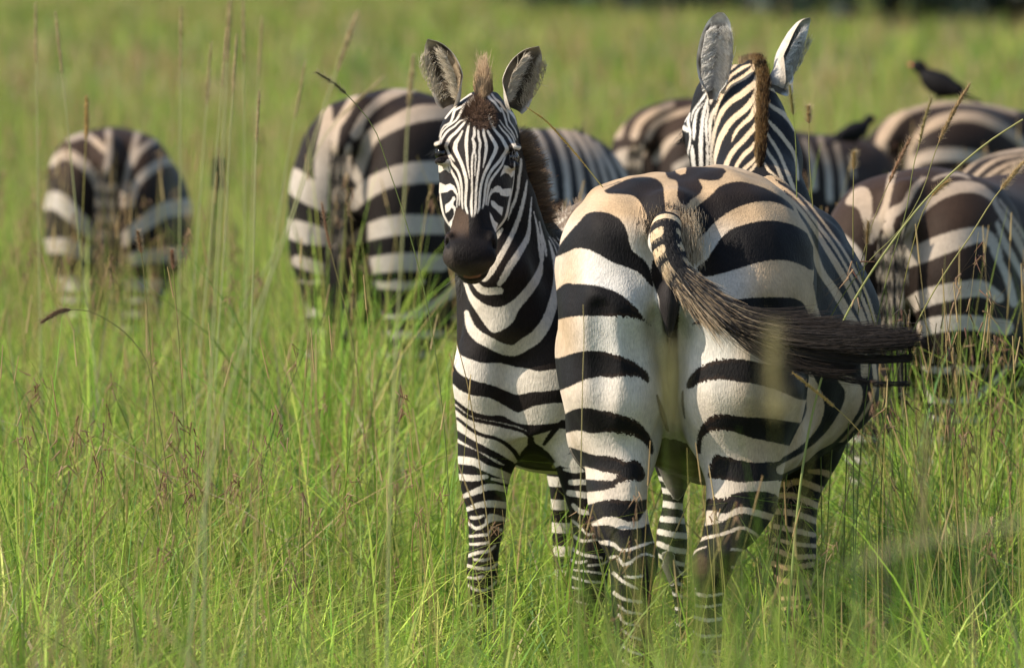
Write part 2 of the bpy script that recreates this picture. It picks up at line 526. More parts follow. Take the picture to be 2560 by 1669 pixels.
# ================================================================ ears (leaf-shaped, rolled), shared builder
def ear_mesh(base, tip, opening, width, blunt=0.0, curl=1.5, base_curl=2.3, bow=0.0, base_frac=0.55, seed=0, nu=30, nv=22, thick=0.004, tip_sharp=0.62, roll=0.0):
    """returns V, Q, u, v, inner flag"""
    base = np.asarray(base, float); tip = np.asarray(tip, float); o = np.asarray(opening, float)
    ax = tip - base; L = np.linalg.norm(ax); a = ax / L
    o = o - a * (o @ a); o /= np.linalg.norm(o)
    s = np.cross(a, o)
    U = np.linspace(0, 1, nu); Vv = np.linspace(-1, 1, nv)
    prof = np.interp(U, np.linspace(0, 1, 11), [base_frac, base_frac + .12, .80, .93, 1.0, 1.0, .94, .83, .66, .43, .06])
    prof = smooth_interp(U, np.linspace(0, 1, 11), np.array([base_frac * .72, base_frac + .02, .76, .91, .99, 1.0, .96, .87, .72, .48, .04]))
    prof = prof + blunt * np.interp(U, [0, .6, .8, .95, 1], [0, 0, .10, .22, .16])
    V = []; Ua = []; Va = []; In = []
    for lay in (0, 1):
        for i, u in enumerate(U):
            w = width * prof[i]
            phi = base_curl + (curl - base_curl) * min(1, u / 0.35) - 0.5 * max(0, u - 0.5)
            Rr = w / math.sin(min(phi, math.pi / 2))
            c = base + ax * u + s * bow * math.sin(math.pi * u) * L + s * roll * u * u * L
            for v in Vv:
                f = phi * v
                rim = 1 - 0.0 * abs(v)
                rr = Rr - (thick * math.sqrt(max(0, 1 - v ** 2)) if lay else 0)
                V.append(c + s * rr * math.sin(f) - o * (rr * math.cos(f) - Rr * 0.35))
                Ua.append(u); Va.append(v); In.append(lay)
    V = np.array(V)
    Q = []
    for lay in (0, 1):
        off = lay * nu * nv
        for i in range(nu - 1):
            for j in range(nv - 1):
                q = [off + i * nv + j, off + i * nv + j + 1, off + (i + 1) * nv + j + 1, off + (i + 1) * nv + j]
                Q.append(q if lay == 0 else q[::-1])
    for i in range(nu - 1):
        for j, fl in ((0, 0), (nv - 1, 1)):
            q = [i * nv + j, (i + 1) * nv + j, nu * nv + (i + 1) * nv + j, nu * nv + i * nv + j]
            Q.append(q if fl == 0 else q[::-1])
    return V, np.array(Q), np.array(Ua), np.array(Va), np.array(In), (base, ax, a, o, s, L)
def grid_normals(V, Q):
    n = np.zeros_like(V)
    fn = np.cross(V[Q[:, 2]] - V[Q[:, 0]], V[Q[:, 3]] - V[Q[:, 1]])
    for i in range(4):
        np.add.at(n, Q[:, i], fn)
    return n / (np.linalg.norm(n, axis=1, keepdims=True) + 1e-12)
def ear_colours(V, U, Vv, In, seed, dark_in=(0.05, 0.038, 0.026), grey=(0.30, 0.26, 0.21), back=(0.62, 0.57, 0.50), edge=(0.55, 0.45, 0.33), side=0, fluff=(.36, .29, .20)):
    n = vnoise(V, 160, seed)[:, None]
    rim = sstep(np.abs(Vv) + 0.12 * (n[:, 0] - .5), 0.66, 0.90)[:, None]
    tipf = sstep(U, 0.80, 0.97)[:, None]
    inner = np.array(dark_in) * (0.5 + n)
    if side:
        inner = lerp(inner, np.array(fluff) * (.7 + .6 * n), (sstep(Vv * side + .25 * (n[:, 0] - .5), -.15, .30) * sstep(-U, -.80, -.62))[:, None])
    inner = lerp(inner, np.array(grey) * (0.7 + 0.6 * n), np.maximum(rim, tipf * .75))
    tk = ((U > .945) & (np.abs(Vv) < .8))[:, None]
    outer = lerp(np.array(back) * (0.8 + 0.4 * n), np.array(grey) * 0.5, (tipf * .35))
    outer = lerp(outer, np.array(edge), rim * 0.7)
    c = np.where(In[:, None] > 0, inner, outer)
    return np.clip(c, 0.01, 0.9)
def ear_fur(info, width, n, seed, cols, side=1, spread=1.0, length=0.045, dens_u=(0.08, 0.78)):
    """pale guard hairs that grow from one inner wall of the ear and sweep across the opening"""
    base, ax, a, o, s, L = info
    g = np.random.default_rng(seed)
    u = g.uniform(*dens_u, n)
    prof = np.interp(u, [0, .2, .5, .8, 1], [.6, .82, 1, .8, .1])
    sg = np.where(g.uniform(size=n) < 0.68, side, -side)
    x = sg * (0.95 - 0.5 * g.uniform(size=n) ** 1.5) * width * prof
    depth = -0.25 * width + 0.45 * width * np.abs(x) / (width * prof)
    root = base + ax * u[:, None] + s * x[:, None] + o * depth[:, None]
    d = -s * (sg * (0.8 + 0.3 * g.normal(size=n)))[:, None] + a * (0.55 + 0.35 * g.normal(size=n))[:, None] + o * (0.35 + 0.25 * g.normal(size=n))[:, None]
    d /= np.linalg.norm(d, axis=1, keepdims=True)
    bend = a * 0.25 - o * 0.25 + 0.1 * g.normal(size=(n, 3))
    V, F, t, who = strands(root, d, length * prof * g.uniform(0.5, 1.1, n), 4, 0.0007, bend, 0.3, 0.02, g)
    c = lerp(np.array(cols[0]), np.array(cols[1]), g.uniform(size=n)[:, None])
    col = c[who] * (0.75 + 0.4 * t[:, None])
    return V, F, col

# ================================================================ the big zebra seen from behind
def far_torso_field(V, O, yaw, base=40.0):
    """coat on the parts the survey picture does not show: upright bands round the barrel, rings on the legs"""
    t = (V[:, 0] - O[0]) * math.sin(yaw) + (V[:, 1] - O[1]) * math.cos(yaw)
    z = V[:, 2]
    a = np.sin(2 * math.pi * (t / 0.125 + 0.25 * np.sin(5 * z) + (z - 1) * 0.9 * sstep(0.75 - t, 0, .5)))
    b = np.sin(2 * math.pi * z / 0.06)
    return np.where(z > 0.66, a, b) * 22 - 4

AX, AY = 0.4016, 26.0
A_O = (0.367, 26.0); A_YAW = R(11)
def build_adult():
    S = Solid((-0.06, 25.85, -0.01), (0.98, 28.25, 1.68), 0.0085)
    S.tloft(A_O, A_YAW, [(0.07, .07, 1.20, 1.10, .98), (.11, .13, 1.25, 1.08, .92), (.18, .20, 1.298, 1.05, .84), (.28, .24, 1.324, 1.0, .74), (.42, .27, 1.322, .92, .64),
                         (.60, .318, 1.29, .88, .585), (.78, .360, 1.258, .86, .565), (.95, .345, 1.25, .85, .57), (1.1, .29, 1.262, .82, .59),
                         (1.25, .225, 1.272, .80, .64), (1.38, .18, 1.21, .85, .70), (1.48, .11, 1.12, .97, .80)], 0.05, 2.15)
    def leg(st, k=0.022, p=2.2):
        S.zloft([(z, AX + a, AX + b, AY + c, AY + d) for z, a, b, c, d in st], k, p)
    leg([(1.25, -.19, -.03, .14, .40), (1.18, -.252, -.022, .07, .48), (1.10, -.278, -.025, .03, .52), (.98, -.292, -.028, .0, .54), (.88, -.299, -.03, .0, .53), (.80, -.297, -.034, .015, .50),
         (.74, -.283, -.045, .035, .47), (.70, -.268, -.055, .05, .43), (.64, -.235, -.066, .06, .37), (.58, -.228, -.078, .055, .30), (.52, -.216, -.080, .04, .235), (.47, -.197, -.072, .015, .17),
         (.43, -.172, -.060, -.005, .13), (.395, -.163, -.062, -.005, .115), (.36, -.158, -.075, .0, .10), (.30, -.154, -.083, .02, .10), (.20, -.147, -.077, .03, .105),
         (.13, -.150, -.064, .02, .13), (.07, -.145, -.070, .05, .15), (.045, -.15, -.065, .05, .17), (.0, -.158, -.055, .055, .20)])
    leg([(1.25, .00, .20, .14, .40), (1.18, -.02, .275, .06, .46), (1.10, -.037, .298, .015, .48), (.98, -.04, .303, -.012, .50), (.88, -.042, .297, -.012, .50), (.80, -.036, .290, .0, .47),
         (.74, -.018, .272, .015, .45), (.70, .00, .254, .03, .41), (.64, .032, .238, .04, .36), (.58, .046, .226, .04, .29), (.52, .046, .213, .03, .23), (.47, .034, .18, .01, .17),
         (.43, .013, .135, -.01, .13), (.395, .009, .115, -.01, .115), (.36, .012, .102, .0, .10), (.30, .016, .092, .02, .10), (.20, .02, .092, .03, .105),
         (.13, .012, .098, .02, .13), (.07, .02, .096, .05, .15), (.045, .015, .1, .05, .17), (.0, .005, .11, .055, .20)])
    S.ball((AX - .125, AY + .29, 1.125), (.155, .23, .165), 0.08)
    S.ball((AX + .125, AY + .31, 1.125), (.165, .23, .170), 0.08)
    # muscles: stifle bulges, tendon above the hock, hip points
    S.ball((AX - .19, AY + .40, .72), (.085, .13, .13), 0.06)
    S.ball((AX + .20, AY + .37, .72), (.085, .13, .13), 0.06)
    S.ball((.374, 26.10, .70), (.014, .22, .24), 0.03, cut=True)          # gap between the thighs
    S.ball((.368, 25.985, .90), (.012, .05, .22), 0.045, cut=True)      # cleft below the tail
    S.ball((.366, 26.045, 1.02), (.022, .035, .10), 0.02)                 # dark folds below the tail
    S.cone((.378, 26.10, 1.235), (.355, 25.975, 1.16), .055, .042, 0.04)
    # forelegs
    fx = lambda px, Y: (px - 1280) * Y / FPX
    def fleg(st):
        S.zloft(st, 0.05, 2.2)
    Y1 = 27.12
    def q(z, x0, x1, y0=None, y1=None):
        a = fx(CROPS['Q'][0] + x0 / 2.587, Y1); b = fx(CROPS['Q'][0] + x1 / 2.587, Y1)
        return (z, a, b, Y1 + (y0 if y0 is not None else -.06), Y1 + (y1 if y1 is not None else .06))
    fleg([q(.72, 200, 560, -.15, .17), q(.60, 215, 470, -.10, .11), q(.53, 232, 430, -.07, .085), q(.47, 232, 412, -.06, .07), q(.41, 232, 415, -.055, .065), q(.355, 250, 415, -.055, .062),
          q(.30, 285, 405, -.035, .045), q(.18, 310, 410, -.035, .04), q(.11, 300, 420, -.045, .05), q(.05, 305, 420, -.02, .07), q(.0, 290, 430, -.02, .11)])
    fleg([q(.74, 980, 1450, -.15, .17), q(.64, 985, 1372, -.12, .13), q(.56, 995, 1325, -.08, .10), q(.50, 985, 1262, -.065, .08), q(.44, 975, 1222, -.055, .07), q(.38, 970, 1214, -.055, .065), q(.33, 985, 1205, -.05, .06),
          q(.27, 1020, 1190, -.035, .045), q(.18, 1040, 1180, -.035, .04), q(.11, 1025, 1195, -.045, .05), q(.05, 1035, 1190, -.02, .07), q(.0, 1015, 1205, -.02, .11)])
    # neck and head (looking away, turned a little left)
    c0 = P(1898, 428, 27.25); c1 = P(1905, 300, 27.45); c2 = P(1884, 158, 27.66)
    S.cone(c0 + (-.06, .10, -.26), c0 + (-.01, .05, -.105), .185, .12, .06)
    S.cone(c0 + (-.01, .05, -.105), c1 + (-.012, .05, -.082), .115, .090, .05)
    S.cone(c1 + (-.012, .05, -.082), c2 + (-.012, .05, -.075), .098, .066, .05)
    S.cone(c0 + (0, 0.02, -.015), c1 + (0, .01, -.018), .022, .02, .04)
    S.cone(c1 + (0, .01, -.018), c2 + (0, .01, -.012), .02, .016, .04)
    S.ball((.535, 27.74, 1.46), (.085, .12, .085), .04)                      # cranium
    S.ball((.505, 27.80, 1.375), (.066, .12, .10), .04)
    S.ball((.525, 27.72, 1.33), (.075, .085, .12), .045)                     # jaw
    S.cone((.52, 27.90, 1.37), (.475, 28.12, 1.13), .07, .05, .04)        # nose
    S.ball((.475, 28.12, 1.12), (.055, .06, .055), .03)
    S.ball(P(1727, 322, 27.80) + (.012, 0, 0), (.020, .032, .018), .02)    # brow
    for sx in (-1, 1):                       # hip points, and the groove between the ham muscles
        p = np.array((A_O[0] + .45 * math.sin(A_YAW) + sx * .225 * math.cos(A_YAW), A_O[1] + .45 * math.cos(A_YAW) - sx * .225 * math.sin(A_YAW), 1.19))
        S.ball(p, (.05, .06, .04), .06)
        S.cone((AX + sx * .205, 25.992, 1.0), (AX + sx * .195, 26.012, .70), .024, .022, .035, cut=True)
    S.relief(.022, 17, 1)
    V, Q = S.skin()
    z = V[:, 2]; y = V[:, 1]
    qc = V[Q].mean(1)
    nrm = S.normals(qc)
    facing = nrm[:, 1] < 0.25
    m = facing & (qc[:, 2] > 0.12)
    V, Q = refine(V, Q, m, 2)
    n = S.normals(V)
    q = chart(V)
    # --- coat
    rump = [
        KP('A', (290, 150), (400, 95), (480, 82), (540, 90), (575, 120), (583, 170), (590, 240), (600, 265), (560, 300), (520, 340), (497, 375), (492, 340), (505, 310), (498, 270), (480, 230), (455, 190), (420, 170), (360, 165), (310, 163)),
        KP('A', (40, 470), (100, 380), (170, 300), (205, 262), (260, 250), (320, 260), (370, 290), (400, 340), (412, 390), (430, 440), (480, 480), (515, 530), (530, 590), (526, 618), (500, 590), (460, 545), (400, 520), (320, 490), (260, 455), (200, 430), (150, 430), (110, 448)),
        KP('A', (20, 690), (90, 605), (150, 600), (230, 605), (300, 620), (370, 650), (420, 690), (460, 730), (495, 785), (520, 805), (470, 775), (400, 762), (300, 758), (200, 755), (130, 760), (75, 772), (20, 790)),
        KP('A', (10, 970), (70, 960), (130, 940), (200, 925), (290, 928), (360, 945), (420, 970), (480, 1010), (510, 1050), (505, 1085), (470, 1055), (400, 1048), (330, 1055), (270, 1050), (200, 1065), (120, 1100), (65, 1120), (10, 1130)),
        KP('A', (30, 1245), (90, 1235), (140, 1210), (200, 1200), (270, 1212), (340, 1225), (420, 1250), (480, 1290), (515, 1340), (532, 1400), (522, 1430), (495, 1380), (450, 1345), (380, 1325), (300, 1320), (230, 1325), (170, 1310), (100, 1325), (40, 1345)),
        K('A', (548, 1140, 10), (575, 1230, 26), (600, 1310, 16)),
        KP('L', (930, 130), (1000, 142), (1080, 170), (1150, 180), (1220, 185), (1300, 215), (1360, 205), (1400, 230), (1425, 280), (1430, 320), (1400, 345), (1320, 345), (1270, 360), (1210, 390), (1140, 405), (1060, 415), (1000, 425), (1000, 330), (1060, 333), (1180, 340), (1238, 330), (1247, 300), (1170, 285), (1080, 260), (1040, 250), (960, 240)),
        KP('L', (1000, 500), (1065, 495), (1130, 475), (1200, 460), (1300, 465), (1400, 465), (1450, 458), (1490, 455), (1490, 530), (1440, 525), (1410, 570), (1390, 600), (1320, 605), (1250, 580), (1180, 575), (1110, 600), (1080, 615), (1020, 610)),
        KP('L', (1040, 650), (1130, 630), (1200, 630), (1270, 655), (1330, 655), (1420, 640), (1440, 620), (1490, 640), (1490, 725), (1420, 745), (1330, 775), (1275, 780), (1230, 740), (1180, 725), (1150, 730), (1080, 720)),
        KP('L', (1080, 740), (1150, 752), (1220, 765), (1275, 800), (1330, 795), (1420, 765), (1500, 745), (1560, 850), (1480, 1100), (1480, 1900), (1150, 1900), (1150, 1000), (1100, 850)),
        W('L', (1205, 838, 20), (1250, 835, 24), (1290, 885, 24), (1340, 865, 24), (1375, 838, 20), (1430, 815, 16), (1490, 830, 12)),
        W('L', (1225, 940, 26), (1280, 985, 24), (1330, 1015, 22), (1380, 1040, 16)), W('L', (1300, 960, 18), (1360, 965, 20), (1410, 955, 14)),
        W('L', (1230, 1065, 30), (1290, 1105, 24), (1400, 1125, 22)), W('L', (1262, 1150, 22), (1310, 1185, 20), (1400, 1200, 18)), W('L', (1260, 1205, 22), (1300, 1260, 20), (1390, 1275, 18)),
        W('L', (1285, 1305, 22), (1340, 1345, 20), (1400, 1365, 18)), W('L', (1290, 1410, 24), (1340, 1445, 20), (1420, 1465, 18)), W('L', (1290, 1505, 22), (1350, 1545, 20), (1430, 1560, 18)),
        W('L', (1290, 1610, 22), (1350, 1640, 20), (1430, 1650, 18)), W('L', (1290, 1720, 22), (1350, 1745, 20), (1430, 1750, 18)),
        # spine
        KP('A', (585, 30), (640, 30), (870, 40), (870, 72), (850, 95), (800, 100), (750, 95), (770, 130), (750, 170), (715, 190), (690, 222), (660, 205), (645, 165), (650, 130), (640, 100), (600, 85)),
        WP('A', (632, 20), (688, 20), (684, 66), (660, 73), (640, 60)),
        # dark skin of the cleft, the tail's shadow beside it painted in
        KP('A', (520, 560), (545, 640), (575, 720), (590, 790), (600, 890), (640, 890), (650, 800), (658, 700), (640, 640), (600, 590), (560, 520), (530, 480)),
        # right side
        KP('A', (718, 260), (760, 210), (810, 170), (850, 130), (900, 110), (960, 105), (1040, 125), (1100, 150), (1160, 185), (1205, 225), (1212, 245), (1150, 215), (1080, 200), (1000, 210), (930, 235), (870, 270), (820, 310), (790, 345), (760, 375), (735, 402), (722, 380), (718, 330)),
        KP('A', (745, 520), (790, 480), (830, 420), (870, 365), (920, 330), (1000, 305), (1080, 293), (1160, 300), (1240, 330), (1300, 380), (1312, 430), (1312, 490), (1303, 535), (1250, 510), (1190, 490), (1120, 485), (1050, 495), (980, 515), (900, 540), (840, 555), (790, 565), (755, 555)),
        KP('A', (890, 690), (960, 672), (1060, 665), (1150, 665), (1220, 672), (1262, 700), (1285, 760), (1293, 830), (1240, 842), (1100, 820), (1000, 770)),
        K('A', (722, 795, 8), (760, 782, 26), (800, 790, 12)),
        KP('A', (690, 1085), (720, 1030), (770, 995), (830, 970), (900, 965), (980, 968), (1060, 985), (1180, 1000), (1292, 1040), (1282, 1150), (1240, 1160), (1180, 1135), (1100, 1105), (1020, 1085), (940, 1075), (870, 1065), (800, 1070), (750, 1085), (700, 1112)),
        KP('A', (740, 1390), (745, 1330), (775, 1270), (830, 1235), (900, 1235), (980, 1245), (1080, 1250), (1180, 1265), (1260, 1280), (1265, 1320), (1215, 1385), (1190, 1385), (1100, 1365), (1000, 1345), (930, 1320), (860, 1310), (800, 1320), (770, 1350), (760, 1420), (745, 1425)),
        K('A', (672, 1120, 8), (672, 1180, 14), (682, 1250, 8)),
        KP('Q', (580, 180), (640, 180), (740, 205), (850, 225), (950, 220), (1040, 235), (1120, 190), (1200, 170), (1160, 300), (1000, 335), (950, 335), (850, 345), (750, 350), (650, 335), (570, 330), (545, 320), (555, 260)),
        KP('Q', (500, 480), (570, 450), (650, 455), (720, 420), (800, 410), (900, 410), (950, 420), (1000, 450), (1010, 560), (970, 560), (900, 540), (800, 515), (740, 510), (680, 545), (640, 555), (580, 535), (500, 530)),
        KP('Q', (500, 640), (620, 612), (700, 572), (770, 552), (860, 572), (950, 600), (1010, 640), (960, 760), (880, 900), (800, 1100), (760, 1900), (380, 1900), (380, 820), (440, 720), (500, 700)),
        W('Q', (460, 740, 22), (520, 712, 24), (620, 690, 24), (700, 665, 24), (760, 645, 24), (830, 670, 24), (880, 715, 20)),
        W('Q', (410, 868, 18), (440, 815, 16), (480, 785, 14), (530, 768, 8)), W('Q', (690, 785, 18), (760, 790, 20), (800, 830, 16)), W('Q', (700, 900, 18), (760, 905, 18)), W('Q', (690, 1000, 16), (760, 1010, 14)),
        W('Q', (400, 985, 16), (430, 1025, 14), (460, 1040, 10)), W('Q', (420, 1060, 26), (480, 1075, 24), (540, 1085, 22), (640, 1070, 16)), W('Q', (425, 1135, 18), (520, 1155, 20), (640, 1140, 14)),
        W('Q', (430, 1215, 24), (540, 1242, 26), (640, 1230, 20)), W('Q', (430, 1305, 20), (500, 1345, 24), (640, 1340, 18)), W('Q', (430, 1420, 20), (500, 1445, 22), (640, 1440, 18)), W('Q', (430, 1540, 22), (640, 1560, 20)), W('Q', (430, 1660, 22), (640, 1680, 20)),
        # inner side of the right gaskin
        KP('Q', (320, 340), (512, 340), (516, 600), (505, 690), (400, 760), (330, 600)),
        W('Q', (340, 505, 30), (420, 425, 40), (512, 368, 42)), W('Q', (380, 565, 30), (450, 520, 36), (514, 460, 36)), W('Q', (395, 665, 22), (460, 620, 30), (512, 590, 28)), W('Q', (400, 770, 20), (460, 742, 24), (505, 715, 22)),
    ]
    flank = [
        W('A', (1190, 215, 12), (1260, 320, 20), (1305, 430, 30), (1345, 540, 35), (1400, 620, 38), (1460, 720, 42), (1520, 830, 45), (1550, 960, 40), (1555, 1040, 34)),
        W('G', (1280, 58, 20), (1420, 90, 24), (1540, 120, 24), (1680, 190, 22), (1800, 300, 28), (1890, 420, 30), (1990, 580, 40), (2100, 760, 46), (2170, 900, 46), (2250, 1080, 44), (2300, 1250, 40)),
        W('G', (1430, 62, 16), (1600, 100, 19), (1760, 205, 20), (1870, 335, 22), (1950, 440, 24), (2040, 560, 24), (2130, 710, 18), (2220, 880, 24), (2290, 1040, 26), (2335, 1200, 26)),
        W('G', (1480, 40, 14), (1620, 70, 17), (1730, 130, 16), (1840, 230, 16), (1950, 370, 16), (2040, 490, 17), (2130, 620, 18), (2230, 800, 18), (2300, 960, 18), (2350, 1130, 18)),
        W('A', (1290, 560, 14), (1300, 650, 28), (1312, 730, 38), (1335, 800, 50), (1345, 830, 60)),
        W('A', (1450, 1060, 50), (1495, 1100, 80), (1500, 1160, 84), (1460, 1250, 74), (1380, 1350, 60), (1280, 1430, 50), (1150, 1500, 46)),
        W('A', (1285, 1040, 34), (1312, 1150, 78), (1312, 1230, 84), (1270, 1310, 76), (1200, 1380, 60), (1100, 1432, 56), (1010, 1425, 60)),
        W('A', (1600, 990, 20), (1606, 1080, 20), (1580, 1180, 16), (1500, 1300, 14), (1400, 1410, 12)),
    ]
    fore = [
        W('Q', (200, 320, 30), (330, 350, 32)), W('Q', (225, 400, 35), (345, 420, 38)), W('Q', (245, 490, 40), (400, 512, 42)), W('Q', (245, 588, 38), (400, 602, 38)), W('Q', (225, 670, 35), (320, 690, 38), (430, 700, 36)),
        W('Q', (220, 748, 35), (330, 790, 34), (430, 800, 34)), W('Q', (225, 825, 30), (330, 870, 30), (420, 890, 30)), W('Q', (255, 905, 28), (420, 955, 28)), W('Q', (290, 988, 24), (420, 1025, 24)), W('Q', (290, 1065, 24), (420, 1100, 25)),
        W('Q', (290, 1160, 20), (420, 1180, 22)), W('Q', (290, 1260, 20), (420, 1275, 22)), W('Q', (290, 1360, 20), (420, 1370, 22)),
        W('Q', (1200, 280, 30), (1300, 290, 40), (1360, 320, 40)), W('Q', (980, 370, 36), (1060, 360, 40), (1150, 350, 40), (1310, 412, 40)), W('Q', (960, 440, 36), (1100, 440, 40), (1270, 512, 40)), W('Q', (960, 535, 38), (1100, 552, 40), (1250, 605, 40)),
        W('Q', (970, 635, 32), (1100, 662, 34), (1230, 692, 32)), W('Q', (970, 720, 30), (1120, 750, 30), (1240, 762, 30)), W('Q', (970, 785, 34), (1100, 830, 34), (1230, 832, 32)),
        W('Q', (960, 875, 34), (1070, 905, 34), (1230, 880, 32)), W('Q', (950, 955, 36), (1040, 990, 36), (1220, 1000, 34)), W('Q', (950, 1100, 30), (1100, 1100, 30), (1230, 1080, 30)), W('Q', (990, 1172, 22), (1220, 1140, 22)), W('Q', (990, 1262, 25), (1220, 1220, 25)),
        W('Q', (990, 1360, 22), (1220, 1330, 22)), W('Q', (990, 1460, 22), (1220, 1440, 22)),
    ]
    neck = [
        W('N', (940, 120, 50), (920, 200, 60), (840, 290, 65), (740, 350, 60), (640, 410, 55), (570, 490, 45), (510, 580, 35), (470, 680, 25), (440, 800, 14), (430, 880, 6)),
        W('N', (880, 160, 20), (800, 190, 40), (720, 240, 40), (650, 290, 35), (590, 360, 30), (540, 440, 25), (510, 520, 20), (490, 590, 15)),
        W('N', (770, 95, 40), (700, 150, 45), (640, 220, 20)),
        W('N', (960, 300, 40), (940, 390, 75), (860, 460, 75), (760, 540, 75), (660, 600, 75), (580, 670, 70), (520, 760, 60), (475, 860, 50), (440, 960, 45), (420, 1060, 42), (400, 1170, 40), (385, 1280, 35), (390, 1400, 30), (400, 1490, 30), (405, 1600, 30)),
        W('N', (965, 420, 30), (940, 540, 60), (880, 640, 70), (800, 730, 75), (700, 810, 75), (610, 900, 75), (550, 1000, 75), (500, 1090, 70), (470, 1190, 60), (440, 1300, 55), (425, 1400, 45), (420, 1490, 40), (420, 1600, 40)),
        W('N', (970, 600, 40), (930, 720, 60), (880, 820, 60), (800, 890, 50), (730, 960, 45), (680, 1040, 35), (650, 1120, 10)),
        W('N', (940, 900, 30), (920, 960, 60), (850, 1040, 60), (780, 1120, 60), (700, 1200, 60), (640, 1280, 60), (590, 1380, 60), (550, 1480, 70), (510, 1600, 70)),
        W('N', (935, 1130, 30), (900, 1200, 50), (820, 1270, 55), (760, 1340, 50), (710, 1420, 45), (690, 1500, 45), (670, 1620, 40)),
        W('N', (940, 1330, 30), (900, 1380, 45), (820, 1450, 50), (760, 1520, 50), (700, 1620, 40)),
        W('N', (950, 1400, 30), (910, 1460, 35), (850, 1520, 40), (800, 1600, 40)),
        W('N', (340, 490, 25), (300, 560, 30), (240, 640, 25), (180, 720, 25), (150, 800, 15), (140, 870, 8)),
        W('N', (290, 650, 10), (230, 720, 25), (195, 800, 35), (180, 900, 40), (175, 1000, 40), (170, 1090, 25)),
        W('N', (355, 560, 25), (320, 680, 45), (290, 800, 45), (275, 920, 45), (265, 1050, 50), (260, 1200, 50), (262, 1350, 50), (265, 1480, 50), (265, 1600, 50)),
        W('N', (355, 680, 20), (345, 780, 30), (325, 880, 35), (330, 1000, 35), (335, 1100, 20), (345, 1250, 35), (345, 1400, 40), (350, 1600, 45)),
        W('N', (370, 1180, 10), (375, 1050, 35), (375, 900, 45), (400, 790, 50), (450, 700, 40), (490, 620, 20)),
        W('N', (120, 770, 20), (100, 880, 35), (120, 970, 30), (130, 1080, 20), (110, 1200, 25), (90, 1310, 18)),
        W('N', (150, 1170, 15), (155, 1260, 50), (165, 1370, 50), (180, 1480, 45), (180, 1600, 45)),
        W('N', (50, 950, 60), (95, 985, 50)), W('N', (60, 870, 20), (90, 815, 14)),
        W('N', (470, 430, 60), (420, 520, 60), (380, 640, 25)),
        W('N', (1040, 140, 20), (1100, 220, 20), (1140, 300, 10)), W('N', (1085, 320, 15), (1150, 350, 25), (1210, 400, 25), (1250, 450, 12)),
        W('N', (1095, 450, 24), (1180, 480, 35), (1260, 540, 40), (1330, 630, 35), (1380, 710, 25)), W('N', (1100, 645, 34), (1190, 710, 50), (1290, 770, 60), (1370, 860, 50), (1440, 980, 40)),
        W('N', (1095, 850, 24), (1160, 920, 45), (1250, 1020, 50), (1320, 1110, 50), (1380, 1190, 50), (1430, 1280, 40), (1462, 1420, 34), (1475, 1600, 30)), W('N', (1085, 1015, 28), (1150, 1120, 40), (1210, 1210, 40), (1260, 1310, 40), (1310, 1430, 40), (1360, 1552, 50), (1410, 1680, 50), (1450, 1800, 40)),
        W('N', (1075, 1200, 28), (1120, 1290, 40), (1180, 1370, 45), (1220, 1450, 40), (1290, 1620, 40), (1350, 1780, 34)), W('N', (1060, 1390, 22), (1100, 1470, 30), (1180, 1540, 30), (1230, 1600, 30)),
    ]
    y, z, x = V[:, 1], V[:, 2], V[:, 0]
    fsd = stripe_field(q, flank, 'k')
    rsd = stripe_field(q, rump, 'w')
    # thigh outline against the flank (in front of it the rump set, beyond it the flank set)
    ex = np.interp(q[:, 1], [400, 520, 617, 683, 735, 812, 915, 993, 1050, 1116, 1150, 1173], [1900, 1990, 2033, 2035, 2030, 2025, 2024, 2017, 2004, 1973, 1950, 1900])
    sd = np.where((q[:, 0] > ex) & (q[:, 1] < 1200), fsd, rsd)
    fo = (y > 26.72) & (z < 0.66)
    sd = np.where(fo, stripe_field(q, fore, 'k'), sd)
    ne = (y > 27.05) & (z > 1.12 - (y - 27.05) * 0.15) & ((q[:, 1] < 432) | ((y > 27.18) & (q[:, 1] < 505)))
    hb = (y > 27.0) & (z > 1.29) & (q[:, 1] < 432)
    sd = np.where(ne | hb, stripe_field(q, neck, 'k'), sd)
    hidden = (n[:, 1] > 0.12) & ~ne & ~((y > 27.3) & (z > 1.0))
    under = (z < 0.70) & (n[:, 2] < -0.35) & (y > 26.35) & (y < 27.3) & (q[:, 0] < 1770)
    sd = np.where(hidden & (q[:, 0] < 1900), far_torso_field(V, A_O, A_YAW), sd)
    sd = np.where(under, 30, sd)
    # --- colours of the two coats
    nz = vnoise(V, 14, 3); nz2 = vnoise(V, 40, 4)
    px_, py_ = q.T
    lat_r = sstep(px_ + 25 * (nz - .5), 1790, 1930); lat_l = 1 - sstep(px_ + 20 * (nz - .5), 1420, 1500)
    topf = 1 - sstep(py_ + 30 * (nz2 - .5), 520, 640)
    tan_f = np.clip(np.maximum(np.maximum(lat_r * .95, lat_l * .75), topf) + 0.35 * (nz - .5), 0, 1)
    tan_f = lerp(tan_f, np.clip(.35 + .45 * lat_r + .3 * lat_l + .6 * (nz - .5), 0, 1), sstep(-z, -.92, -.74))
    med = np.exp(-((px_ - 1675) / 45) ** 2) * (z < 1.15)
    tan_f = tan_f * (1 - .8 * med)
    ca = lerp(WHITE, (0.47, 0.315, 0.175), tan_f[:, None] * 0.95)
    ca = lerp(ca, TAN * .85, (lat_r * .85 * nz2 + sstep(z, 1.2, 1.31) * .35 * nz)[:, None] * (y < 27.0)[:, None])
    spk = np.exp(-((np.abs(px_ - 1675) - 110) / 55) ** 2) * (z < 1.02) * (z > .55) * (y < 26.5)
    sd = sd + np.random.default_rng(4).normal(0, 1, len(V)) * 2.6 * spk * (np.abs(sd) < 14)
    nk = (ne | hb)
    ca = np.where(nk[:, None], lerp(WHITE, CREAM, sstep(q[:, 0], 1755, 1805)[:, None] * 0.95), ca)
